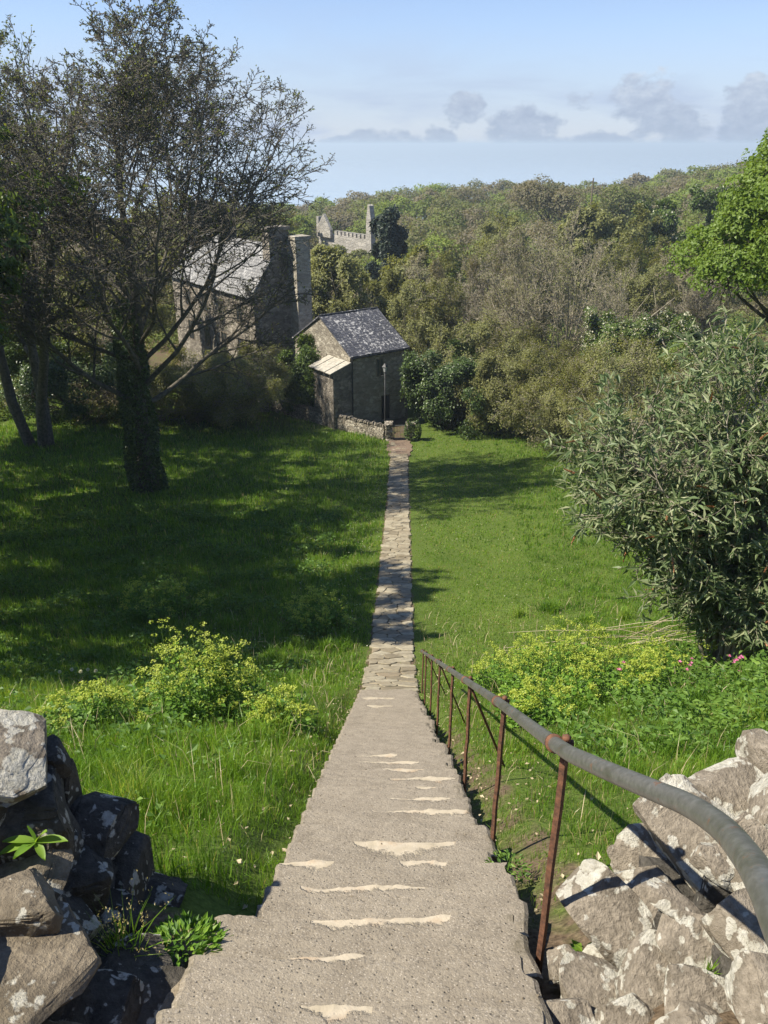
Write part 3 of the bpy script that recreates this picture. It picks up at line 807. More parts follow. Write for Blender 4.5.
def make_tree(name, loc, label, cat, H, env, r0, stems=1, trunk_h=.35, n=(10, 9, 7, 5), ang=(.7, .75, .8, .9, .9), Lf=(.6, .5, .45, .4), up=(.12, .06, .03, .02, .02),
              wander=(.10, .12, .16, .2, .2), bark='bark_dark', leaf=None, per=5, lsize=.1, laspect=.6, lspread=.08, lup=.3, spread=.15, group=None, extra=None, minr=.006, t0=.25, lrange=(0, 1), twig_sides=3, leaf2=None, rf0=.62, inner=.68, leafkeep=1):
    root = empty(name, loc, 0, label, cat, group)
    trunk = Geo(); br = Geo()
    if stems == 1:
        K = 10; zz = np.linspace(0, H * .80, K); Pt = np.zeros((1, K, 3)); Pt[0, :, 2] = zz
        w = np.cumsum(rng.normal(0, spread * .25, (K, 2)), 0); Pt[0, :, :2] = w - w[0]
        Rd = (r0 * (1 - .86 * np.linspace(0, 1, K) ** .8))[None]; Rd[0, 0] *= 1.45
    else:
        K = 9; a = rng.uniform(0, 6.28) + np.arange(stems) * 2.4
        tl = rng.uniform(.35, 1.0, stems) * spread
        d = np.stack([np.cos(a) * tl, np.sin(a) * tl, np.ones(stems)], -1); d = norm(d)
        Pt = [np.stack([np.cos(a), np.sin(a), 0 * a], -1) * r0 * 1.5]; p = Pt[0]
        ln = H * .82 * rng.uniform(.75, 1.05, stems)[:, None] / (K - 1)
        for k in range(K - 1):
            d = norm(d + rng.normal(0, .09, d.shape) + np.array([0, 0, .03])); p = p + d * ln; Pt.append(p)
        Pt = np.stack(Pt, 1); Rd = np.repeat((r0 * (1 - .85 * np.linspace(0, 1, K)))[None], stems, 0)
    Pt[:, 0, 2] -= .3
    cP_, cR = Pt, Rd; lev = []
    for k in range(len(n)):
        t00 = (trunk_h if k == 0 else t0)
        cP_, cR = grow(cP_, cR, n[k], t00, .98, ang[k], Lf[k], (8, 7, 6, 4, 3)[k], wander[k], up[k], env, minr=minr, rf=rf0 if k == 0 else .62)
        lev.append((cP_, cR))
    # stretch the grown crown until it fills its envelope
    tips = cP_[:, -1]; lo = np.percentile(tips, 1.5, axis=0); hi = np.percentile(tips, 98.5, axis=0)
    zt = env.c[2] + env.r[2]; mid = (lo + hi) / 2; sxy = 2 * env.r[:2] / (hi - lo)[:2]
    def fit(q):
        o = q.copy(); z = q[..., 2] * zt / hi[2]; f = np.clip(z / env.c[2], 0, 1) ** 1.2 if env.c[2] > .3 else np.ones_like(z)
        a = np.clip(z / max(zt * .25, .1), 0, 1)
        for j in (0, 1): o[..., j] = (q[..., j] - mid[j] * f) * (1 + (sxy[j] - 1) * a) + env.c[j] * f
        o[..., 2] = z; return o
    trunk.tubes(fit(Pt), Rd, 10)
    lev = [(fit(a), b) for a, b in lev]; cP_ = lev[-1][0]
    for k, (a, b) in enumerate(lev): br.tubes(a, b, (7, 5, 4, 3, 3)[k])
    trunk.build('trunk', M[bark], root, smooth=True)
    br.build('branch_work', M[bark], root, smooth=True)
    if leaf:
        fo = Geo(); p, d = twig_points(cP_, per)
        p = p + rng.normal(0, lspread, p.shape)
        ax = norm(d + rng.normal(0, .8, d.shape)); s = lsize * rng.uniform(.6, 1.4, len(p))
        r = lrange[0] + (lrange[1] - lrange[0]) * rng.random(len(p))
        if len(lev) > 1:
            r = np.clip(r + .22 * wav(p[:, 0] + p[:, 2], p[:, 1] - p[:, 2], 3.5, 91), 0, 1)
        nr = None
        if leafkeep < 1: k = rng.random(len(p)) < leafkeep; p, ax, s, r = p[k], ax[k], s[k], r[k]
        if leaf != 'spring':
            k = env(p) > inner; p, ax, s, r = p[k], ax[k], s[k], r[k]
            nr = norm((p - env.c) / env.r) + np.array([0, 0, .3]) + rng.normal(0, .48, p.shape)
            ax = norm(np.cross(nr, rng.normal(0, 1, p.shape)) + .25 * ax)
        fo.leaves(p, ax, s, s * laspect, lup, rnd=r, nrm=nr)
        fo.build('foliage', M[leaf], root)
    if leaf2:
        lm, per2, ls2, zmin = leaf2
        fo = Geo(); p, d = twig_points(cP_, per2, .7, 1.0); p = p + rng.normal(0, ls2, p.shape)
        p = p[env(p) > zmin]
        s = ls2 * rng.uniform(.6, 1.3, len(p)); fo.leaves(p, norm(rng.normal(0, 1, p.shape)), s, s * .9, .5)
        fo.build('blossom', M[lm], root)
    if extra: extra(root)
    return root

def env_px(loc, D, x0, x1, ytop, ybot, ry=None):
    """crown ellipsoid, in the tree's own coordinates, that spans the given picture box at distance D"""
    yc = (ytop + ybot) / 2; xc = (x0 + x1) / 2
    c = at(xc, yc, D); zt = at(xc, ytop, D).z; zb = at(xc, ybot, D).z
    xl = at(x0, yc, D).x; xr = at(x1, yc, D).x
    rx = (xr - xl) / 2; rz = (zt - zb) / 2
    return ell(c.x - loc.x, c.y - loc.y, (zt + zb) / 2 - loc.z, rx, ry or rx, rz), zt - loc.z

def ivy_trunk(r, h, n, size=.11):
    def f(root):
        g = Geo(); z = rng.uniform(0, 1, n) ** 1.2 * h; a = rng.uniform(0, 6.28, n)
        rr = r * (1.25 - .55 * z / h) + rng.uniform(0, .12, n) + .10 * np.sin(a * 3 + z * 2)
        p = np.stack([np.cos(a) * rr, np.sin(a) * rr, z], -1); ax = norm(np.stack([np.cos(a), np.sin(a), -.6 + 0 * a], -1) + rng.normal(0, .5, p.shape))
        g.leaves(p, ax, size * rng.uniform(.6, 1.3, n), size, .3); g.build('ivy', M['ivy'], root)
    return f

# --- left: the large half-bare tree on the lawn
D = 38; loc = place(148, D); env, Ht = env_px(loc, D, 0, 288, 12, 410)
make_tree('spreading_tree', loc, 'large half-bare spreading tree with sparse new leaves and ivied trunk, left of the path', 'tree', Ht, env, .46,
          trunk_h=.17, n=(32, 11, 8, 6, 3), rf0=.42, ang=(.95, .65, .7, .75, .8), Lf=(.62, .55, .48, .45, .5), up=(.13, .07, .05, .04, .03), wander=(.10, .14, .18, .22, .22),
          leaf='spring', per=1, leafkeep=.38, lsize=.12, lspread=.05, minr=.018, spread=.35, bark='bark_twig', extra=ivy_trunk(.60, 9.5, 9000, .14))
# --- left edge trees
D = 49; loc = place(40, D); env, Ht = env_px(loc, D, -130, 120, 20, 400)
make_tree('forked_tree', loc, 'dark twin-trunked tree at the left edge, standing further back than the spreading tree', 'tree', Ht, env, .36, stems=3,
          trunk_h=.25, n=(14, 9, 8, 6), Lf=(.5, .5, .45, .45), leaf='spring', per=2, lsize=.16, minr=.02, spread=.35, bark='bark_twig')
D = 27; loc = Vector((-22.3, D, gz(-22.3, D))); env = ell(2.2, 0, 9.6, 6.8, 7.5, 8.5)
make_tree('shade_tree', loc, 'leafy tree outside the left edge, between two others, shading the middle of the lawn', 'tree', 18.5, env, .34,
          trunk_h=.2, n=(18, 9, 8, 5), Lf=(.55, .52, .46, .45), leaf='midgreen', per=12, lsize=.24, minr=.016, spread=.4, inner=.1)
D = 17.6; loc = Vector((-15.2, D, gz(-15.2, D))); env = ell(.6, .2, 8.4, 5.6, 5.4, 6.8)
make_tree('shade_tree', loc, 'leafy tree outside the left edge whose shadow covers the near part of the left lawn', 'tree', 14.5, env, .30,
          trunk_h=.2, n=(16, 10, 8, 6), Lf=(.55, .52, .46, .45), leaf='midgreen', per=13, lsize=.22, minr=.014, spread=.4, inner=.1)

D = 35; loc = Vector((-25.5, D, gz(-25.5, D))); env = ell(1.2, .2, 9.5, 6.0, 9.5, 8)
make_tree('shade_tree', loc, 'leafy tree outside the left edge, further down the slope, shading the far left lawn', 'tree', 17, env, .32,
          trunk_h=.2, n=(14, 9, 7, 5), Lf=(.55, .52, .46, .45), leaf='midgreen', per=12, lsize=.3, minr=.02, spread=.4, inner=.1)
D = 45; loc = Vector((-29.5, D, gz(-29.5, D))); env = ell(1.0, .2, 9.5, 6.5, 7.5, 8.5)
make_tree('shade_tree', loc, 'leafy tree outside the left edge, level with the spreading tree, shading the lawn there', 'tree', 18, env, .32,
          trunk_h=.2, n=(14, 9, 7, 5), Lf=(.55, .52, .46, .45), leaf='midgreen', per=12, lsize=.32, minr=.02, spread=.4, inner=.1)
# --- trees and shrubs standing behind the lawn and round the house: label, px, D, x0, x1, ytop, ybot, kind
KIND = {
 'bare': dict(stems=9, spread=.75, trunk_h=.15, n=(8, 8, 7, 5), Lf=(.5, .5, .5, .45), ang=(.5, .6, .7, .8), up=(.10, .07, .05, .03), bark='bark_brown', leaf='budbrown', per=4, lsize=.12, lspread=.12, minr=.017),
 'grey': dict(stems=10, spread=.85, trunk_h=.12, n=(8, 8, 7, 5), Lf=(.52, .5, .5, .45), ang=(.45, .55, .65, .8), up=(.10, .07, .05, .03), bark='bark_grey', leaf='olive', per=1, lsize=.12, lspread=.14, minr=.020, inner=.5),
 'scrubby': dict(stems=11, spread=.9, trunk_h=.05, n=(9, 8, 6, 5), Lf=(.5, .5, .5, .45), ang=(.6, .65, .7, .8), up=(.06, .04, .03, .02), bark='bark_brown', leaf='olive', per=3, lsize=.16, lspread=.16, minr=.015, inner=.45),
 'olive': dict(stems=5, spread=.5, trunk_h=.10, n=(9, 8, 7, 4), Lf=(.5, .5, .5, .45), bark='bark_brown', leaf='olive', per=5, lsize=.27, lspread=.2, minr=.013),
 'green': dict(stems=5, spread=.6, trunk_h=.08, n=(9, 8, 7, 4), Lf=(.5, .5, .5, .45), bark='bark_dark', leaf='midgreen', per=6, lsize=.25, lspread=.18, minr=.012),
 'fresh': dict(stems=5, spread=.5, trunk_h=.08, n=(9, 8, 7, 4), Lf=(.5, .5, .5, .45), bark='bark_dark', leaf='fresh', per=6, lsize=.24, lspread=.18, minr=.012),
 'dark': dict(stems=1, spread=.2, trunk_h=.05, n=(24, 9, 7, 3), Lf=(.35, .5, .5, .45), ang=(1.2, .8, .8, .8), up=(.0, .02, .0, .0), bark='bark_dark', leaf='evergreen', per=14, lsize=.32, lspread=.15, minr=.012),
 'ivybush': dict(stems=7, spread=.9, trunk_h=.06, n=(8, 7, 7, 4), Lf=(.5, .5, .5, .45), bark='bark_dark', leaf='ivy', per=6, lsize=.22, lspread=.18, minr=.012),
}
TREES = [
 ('evergreen_tree', 'dark upright evergreen rising above the olive trees, right of the castle ruin', 388, 96, 374, 404, 214, 300, 'dark'),
 ('olive_tree', 'yellowish olive tree directly behind the slate roof of the outbuilding', 348, 78, 316, 398, 254, 345, 'olive'),
 ('olive_tree', 'olive-green tree below the evergreen, right of the slate roof', 414, 84, 384, 452, 256, 350, 'olive'),
 ('bare_tree', 'brown bare tree left of the large grey bare one, over the bushes by the gate', 468, 72, 415, 530, 248, 380, 'bare'),
 ('bare_tree', 'largest bare grey-branched tree at the centre right of the valley', 556, 61, 478, 636, 226, 400, 'grey'),
 ('bare_tree', 'brown bare tree behind the white-blossomed hawthorn', 640, 74, 595, 695, 250, 360, 'scrubby'),
 ('bare_tree', 'small reddish-brown bare tree left of the bright green sycamore', 694, 66, 660, 730, 245, 330, 'bare'),
 ('bare_tree', 'brown bare crown between the slate roof and the larger bare trees, low in the valley', 440, 64, 395, 485, 285, 410, 'scrubby'),
 ('blossom_tree', 'dense green tree with pale blossom high on the right, under the skyline', 690, 104, 645, 735, 190, 262, 'green'),
 ('hawthorn', 'hawthorn whitened with blossom, above the leafy grey-green bush', 640, 50, 592, 692, 320, 410, 'green'),
 ('leafy_shrub', 'yellow-green leafy shrub between the hawthorn and the right edge', 715, 42, 662, 770, 335, 420, 'fresh'),
 ('leafy_shrub', 'dark ivy-green bush beside the right gate pier', 448, 55.5, 408, 495, 352, 448, 'ivybush'),
 ('leafy_shrub', 'brownish green shrub right of the dark bush by the gate', 515, 54, 470, 565, 345, 455, 'scrubby'),
 ('leafy_shrub', 'mid-green shrub below the hawthorn, at the far right end of the mown grass', 592, 46, 530, 655, 365, 475, 'scrubby'),
 ('leafy_shrub', 'bright leafed bush against the sunlit gable of the outbuilding', 303, 59.2, 282, 329, 342, 408, 'green'),
 ('leafy_tree', 'leafy tree in the dark group behind the far left trunks, leftmost', 15, 66, -60, 80, 215, 400, 'green'),
 ('leafy_tree', 'olive tree in the dark group behind the far left trunks, nearest the house', 105, 64, 50, 170, 235, 410, 'olive'),
 ('leafy_shrub', 'low hedge-like shrub under the spreading tree, beside the wall', 222, 57, 165, 284, 352, 430, 'scrubby'),
 ('leafy_shrub', 'low dark shrub between the two left tree trunks', 80, 57, 10, 150, 350, 425, 'ivybush'),
 ('leafy_tree', 'tall olive tree behind the chimneys of the house, seen through the spreading tree', 215, 98, 150, 290, 205, 300, 'olive'),
]
TREES += [
 ('bare_tree', 'brown bare tree on the wooded rise, behind and left of the largest grey bare tree', 512, 92, 470, 560, 222, 300, 'scrubby'),
 ('olive_tree', 'olive crown on the rise directly above the largest grey bare tree', 605, 100, 560, 650, 212, 290, 'olive'),
 ('leafy_shrub', 'sprawling green shrub at the edge of the mown grass, left of the grey-green bush', 640, 38, 575, 720, 350, 480, 'scrubby'),
 ('leafy_shrub', 'brown twiggy thicket above the dark bush by the gate', 480, 60, 430, 545, 320, 440, 'scrubby'),
 ('leafy_shrub', 'olive thicket under the largest grey bare tree', 570, 57, 515, 630, 352, 455, 'scrubby'),
]
for nm, lab, px, D, x0, x1, yt, yb, kd in TREES:
    loc = place(px, D); env, Ht = env_px(loc, D, x0, x1, yt, yb)
    kw = dict(KIND[kd])
    sz = D / 75.0
    kw['lsize'] *= max(.55, min(1.35, sz)); kw['minr'] *= max(.6, min(1.4, sz))
    if 'shrub' in nm or nm == 'hawthorn': kw.update(up=(.02, -.04, -.06, -.06), trunk_h=.04, spread=1.1, stems=kw['stems'] + 3)
    if nm == 'blossom_tree': kw['leaf2'] = ('blossom', 1, .22, .72)
    if nm == 'hawthorn': kw['leaf2'] = ('blossom', 4, .12, .70)
    make_tree(nm, loc, lab, 'shrub' if 'shrub' in nm else 'tree', max(Ht, 2), env, max(.05, (.022 if kw['stems'] == 1 else .0095) * Ht), **kw)

# --- grey-green buddleia on the right, with dead flower spikes
def buddleia():
    D = 11.0; loc = place(742, D - .4)
    root = empty('buddleia', loc, 0, 'big grey-green buddleia bush with brown dead flower spikes, right of the grass bank', 'bush')
    c = [ell(*(np.array(at(px, py, DD)) - np.array(loc)), rx, ry, rz) for px, py, DD, rx, ry, rz in
         ((672, 455, 11, 1.25, 1.4, .80), (770, 405, 11, 1.15, 1.4, 1.05), (600, 498, 11.1, .90, .9, .42), (775, 530, 10.5, 1.25, 1.1, .95), (720, 385, 11.5, .75, 1, .50), (815, 370, 11.3, 1.1, 1.2, .9),
          (640, 425, 11.4, .85, .9, .50), (700, 550, 10.5, .80, .8, .60), (735, 610, 10.2, .62, .6, .5), (790, 620, 10.2, .8, .7, .6))]
    env = lambda q: np.min([e(q) for e in c], axis=0)
    stems = 46; K = 9; tt = np.linspace(0, 1, K)[None, :, None]
    a = rng.uniform(0, 6.28, stems); p0 = np.stack([np.cos(a) * .5, np.sin(a) * .4, 0 * a - .2], -1)
    q = rng.integers(0, len(c), stems); vv = norm(rng.normal(0, 1, (stems, 3))) * rng.uniform(.2, .9, stems)[:, None]
    tgt = np.array([c[i].c for i in q]) + vv * np.array([c[i].r for i in q])
    ctl = p0 * .55 + tgt * .45; ctl[:, 2] = p0[:, 2] + (tgt[:, 2] - p0[:, 2]) * .75 + .35
    Pt = p0[:, None] * (1 - tt) ** 2 + 2 * ctl[:, None] * tt * (1 - tt) + tgt[:, None] * tt ** 2
    Pt[:, 1:] += rng.normal(0, .03, (stems, K - 1, 3))
    Rd = np.repeat((.042 * (1 - .75 * np.linspace(0, 1, K)))[None], stems, 0)
    st = Geo(); st.tubes(Pt, Rd, 7); st.build('stem', M['bark_brown'], root, smooth=True)
    b = Geo()
    A, Ra = grow(Pt, Rd, 13, .35, 1, .8, .34, 7, .10, .02, None, minr=.008); b.tubes(A, Ra, 5)
    B, Rb = grow(A, Ra, 7, .15, 1, .7, .62, 6, .12, .03, None, minr=.005, L=.8); b.tubes(B, Rb, 4)
    b.build('branch_work', M['bark_brown'], root, smooth=True)
    fo = Geo(); p, dd = twig_points(B, 9, .2, 1)
    k = env(p) > .45; p = p[k]; dd = dd[k]
    ax = norm(dd * .5 + rng.normal(0, .75, p.shape) + np.array([0, 0, -.12])); s = .17 * rng.uniform(.45, 1.4, len(p))
    fo.leaves(p + rng.normal(0, .02, p.shape), ax, s, s * .24, .45, fold=.25)
    fo.build('foliage', M['budd'], root)
    tips = B[:, -1]; e = env(tips); kk = np.where((e > .85) & (tips[:, 1] < .9))[0]; kk = rng.choice(kk, min(95, len(kk)), replace=False)
    for q in kk:
        g = Geo(); t_ = tips[q]; dr = norm(norm(B[q, -1] - B[q, -2]) + np.array([-.25, -.2, .1]))
        L = rng.uniform(.14, .28); m = 80; tt = rng.random(m); aa = rng.uniform(0, 6.28, m)
        off = norm(rng.normal(0, 1, (m, 3))) * (.030 * (1 - tt * .75))[:, None]
        g.tubes(np.array([t_ + dr * L * z for z in (0, .5, 1)]), np.array([.011, .008, .003]), 5)
        g.leaves(t_ + dr * (tt * L)[:, None] + off * .4, norm(off + dr * .3), .028, .018, .3)
        g.build('flower_spike', M['seedhead'], root)
buddleia()

# dry stalks fallen at its foot
g = Geo(); c0 = np.array(place(640, 15.0))
for k in range(26):
    a = rng.uniform(-.6, .6) + (pi if k % 2 else 0); L = rng.uniform(.9, 2.2)
    s = c0 + np.array([rng.uniform(-1.2, 1.3), rng.uniform(-1.6, 1.4), 0]); s[2] = gz(s[0], s[1]) + rng.uniform(.05, .45)
    e = s + np.array([math.cos(a) * L, math.sin(a) * L, 0]); e[2] = gz(e[0], e[1]) + rng.uniform(.1, .7)
    mid = (s + e) / 2 + np.array([0, 0, rng.uniform(.02, .18)])
    g.tubes(np.array([s, mid, e]) - c0, np.array([.008, .007, .004]), 5, rnd=rng.random())
o = g.build('brushwood', M['drystalk']); o.location = c0; tag(o, 'pale dry stalks lying in the grass at the foot of the grey-green bush', 'dead stalks')

# ------------------------------------------------------------------ far wood (reads as one mass)
def crown(g, r, c, rad, rz, n, size, base, low=-.3):
    dr = norm(r.normal(0, 1, (n, 3))); dr[:, 2] = np.where(dr[:, 2] < low, -dr[:, 2], dr[:, 2])
    f1, f2 = r.uniform(3, 5, 2); ph = r.uniform(0, 6.28, 4)
    lob = 1 + .15 * np.sin(dr[:, 0] * f1 * 2 + ph[0]) * np.cos(dr[:, 1] * f1 * 2 + ph[1]) + .12 * np.sin(dr[:, 2] * f2 * 2.2 + dr[:, 0] * 4 + ph[2])
    p = c + dr * (lob * (1 - np.abs(r.normal(0, .13, n))))[:, None] * np.array([rad, rad, rz])
    sz = r.uniform(.6, 1.4, n) * size
    nr = dr + np.array([0, 0, .35]) + r.normal(0, .55, (n, 3))
    g.leaves(p, norm(np.cross(nr, r.normal(0, 1, (n, 3)))), sz, sz * .8, rnd=np.clip(base + r.normal(0, .12, n), 0, 1), nrm=nr)

def wood():
    g = Geo()
    r = np.random.default_rng(5)
    crowns = []
    # rows of crowns; the skyline row by picture position
    sky = lambda px: np.interp(px, [230, 300, 380, 440, 470, 520, 560, 590, 620, 660, 700, 745, 820, 900], [215, 201, 192, 186, 182, 184, 186, 186, 183, 176, 166, 162, 158, 155])
    for D, dy, step in ((265, 0, 17), (225, 6, 18), (190, 14, 20), (160, 26, 22), (138, 40, 24), (118, 56, 26), (104, 74, 28)):
        px = 170
        while px < 960:
            py = sky(px) + dy + r.normal(0, 3)
            crowns.append((px + r.uniform(-6, 6), py, D + r.uniform(-12, 12), r.uniform(3.6, 5.8) * (.8 + D / 700)))
            px += step * r.uniform(.7, 1.3)
    for px, py, D, rad in crowns:
        top = at(px, py, D); gzv = gz(top.x, top.y)
        if 302 < px < 392 and D < 163: continue
        rz = max(rad * .75, min((top.z - gzv) * .5, rad * 1.15))
        c = np.array([top.x, top.y, top.z - rz])
        base = r.choice([.04, .2, .38, .5, .65, .8, .97], p=[.2, .17, .17, .15, .13, .1, .08])
        crown(g, r, c, rad, rz, 2300, r.uniform(.8, 1.25) * .20 + D * .0012, base)
        # stem under each crown
        g.tubes(np.array([[c[0], c[1], gzv - .5], [c[0], c[1], c[2] + rz * .3]]), np.array([.25, .12]), 5, rnd=.05)
    tag(g.build('woodland', M['wood']), kind='stuff')
wood()
def scrub():
    g = Geo(); r = np.random.default_rng(17)
    for k in range(900):
        y = r.uniform(28, 112); dep = y * cP + drop(y) * sP; px = r.uniform(-40, 900); x = (px - 384) / F * dep
        if y < 54 and not (px > 640 + (46 - y) * 3 and px < 900 and y < 46) and not (px > np.interp(y, [46, 54], [560, 470]) and y >= 46): continue
        if -16 < x < 4.2 and 50 < y < 69: continue
        if -26 < x < -3 and 60 < y < 82: continue
        if x < -4 and y < 56: continue
        if 300 < px < 390 and y > 95: continue
        rad = r.uniform(1.0, 2.1) * (1 + y / 260); hz = rad * r.uniform(.7, 1.15)
        crown(g, r, np.array([x, y, gz(x, y) + hz * .35]), rad, hz, 900, .10 + y * .0011, float(np.clip(.42 + .42 * wav(x, y, 13, 61) + r.normal(0, .22), .02, .98)), -.2)
    tag(g.build('undergrowth', M['wood']), kind='stuff')
scrub()
def lobed_tree(name, loc, label, env, lobes, n, leaf, size, base, mat, bark='bark_dark', r0=.25, seed=1, lob=.42):
    r = np.random.default_rng(seed); root = empty(name, loc, 0, label, 'tree')
    g = Geo(); top = env.c + np.array([0, 0, env.r[2] * .5]); b0 = np.array([env.c[0] * .2, env.c[1] * .2, -.4])
    tr = np.array([b0 + (top - b0) * q + r.normal(0, .12, 3) * (0 < q < 1) for q in np.linspace(0, 1, 8)])
    g.tubes(tr, r0 * (1 - .8 * np.linspace(0, 1, 8)), 9); g.build('trunk', M[bark], root, smooth=True)
    fo = Geo(); br = Geo(); cs = []
    for k in range(lobes):
        d = norm(r.normal(0, 1, 3)); d[2] = abs(d[2]) * 1.1 - .35
        cs.append(env.c + d * env.r * r.uniform(.42, .90))
    cs.append(env.c + np.array([0, 0, .1]))
    for k, c in enumerate(cs):
        rad = env.r.min() * lob * r.uniform(.75, 1.25) if k < lobes else env.r.min() * .62
        crown(fo, r, c, rad * 1.05, rad * r.uniform(.7, .95), int(n * r.uniform(.8, 1.2)), size, base + r.normal(0, .06), -.5)
        s0 = tr[3] + (tr[6] - tr[3]) * r.random(); pts = np.array([s0 + (c - s0) * q + np.array([0, 0, -.25 * math.sin(q * pi)]) for q in np.linspace(0, 1, 6)])
        br.tubes(pts, np.linspace(r0 * .35, .03, 6), 6)
        e = c + norm(r.normal(0, 1, (16, 3))) * rad * .95; br.tubes(np.stack([np.repeat(c[None], 16, 0), (c + e) / 2 + r.normal(0, .08, (16, 3)), e], 1), np.tile(np.array([.03, .02, .012]), (16, 1)) * max(1, r0 * 3), 4)
    br.build('branch_work', M[bark], root, smooth=True); fo.build('foliage', M[mat], root)
    return root
for nm, lab, px, D, x0, x1, yt, yb, base in (
    ('domed_tree', 'grey-brown domed tree standing up on the skyline left of the thin pole', 549, 150, 512, 586, 166, 250, .16),
    ('domed_tree', 'olive domed tree on the skyline just right of the thin pole', 620, 150, 588, 654, 174, 250, .5),
    ('domed_tree', 'green rounded tree in the wood beside the castle gable, far left of the skyline', 296, 150, 278, 312, 207, 255, .85)):
    loc = place(px, D); env, Ht = env_px(loc, D, x0, x1, yt, yb)
    lobed_tree(nm, loc, lab, env, 12, 700, None, .32, base, 'wood', r0=.22, seed=px)
D = 31; loc = place(806, D); env, Ht = env_px(loc, D, 694, 960, 92, 370)
lobed_tree('sycamore', loc, 'bright green sycamore in full fresh leaf at the right edge', env, 80, 1900, None, .13, .5, 'fresh', r0=.3, seed=4, lob=.24)
for lab, px, x0, x1, yt, sd in (('low olive crown hiding the foot of the castle ruin, under its gable', 330, 310, 352, 238, 71), ('low olive crown hiding the foot of the castle ruin, under its tower', 362, 344, 384, 239, 72)):
    loc = place(px, 128); env, Ht = env_px(loc, 128, x0, x1, yt, 292)
    lobed_tree('olive_tree', loc, lab, env, 14, 700, None, .30, .45, 'wood', r0=.2, seed=sd)
# pole on the skyline
b = place(586, 148); tp = at(586, 178, 148)
g = Geo(); hgt = tp.z - b.z; g.tubes(np.array([[0, 0, -.5], [0, 0, hgt]]), np.array([.16, .11]), 8, cap=True)
g.box((-.55, -.05, hgt - .7), (.55, .05, hgt - .58))
o = g.build('utility_pole', M['timber']); o.location = b; tag(o, 'thin wooden pole on the wooded skyline', 'pole')

# ------------------------------------------------------------------ grass (stuff)
FOOT = [(-1.6, 57.5, 3.5), (-12, 66, 7)]
def blades(g, x, y, h, w, rnd, lean=.45):
    n = len(x); z = G(x, y) - .02
    yaw = rng.uniform(0, 6.28, n); ca, sa = np.cos(yaw), np.sin(yaw)
    la = rng.uniform(0, 6.28, n); lm = np.abs(rng.normal(0, lean, n)) * h
    lx, ly = np.cos(la) * lm, np.sin(la) * lm
    b = np.stack([x, y, z], -1); side = np.stack([ca, sa, 0 * ca], -1) * (w * .5)[:, None]
    m = b + np.stack([lx * .35, ly * .35, h * .6], -1); t = b + np.stack([lx, ly, h * np.clip(1 - .35 * (lm / h) ** 2, .4, 1)], -1)
    V = np.stack([b - side, b + side, m + side * .75, m - side * .75, t], 1).reshape(-1, 3)
    k = np.arange(n)[:, None] * 5
    g.add(V, k + np.array([[3, 2, 4]]), k + np.array([[0, 1, 2, 3]]), rnd)

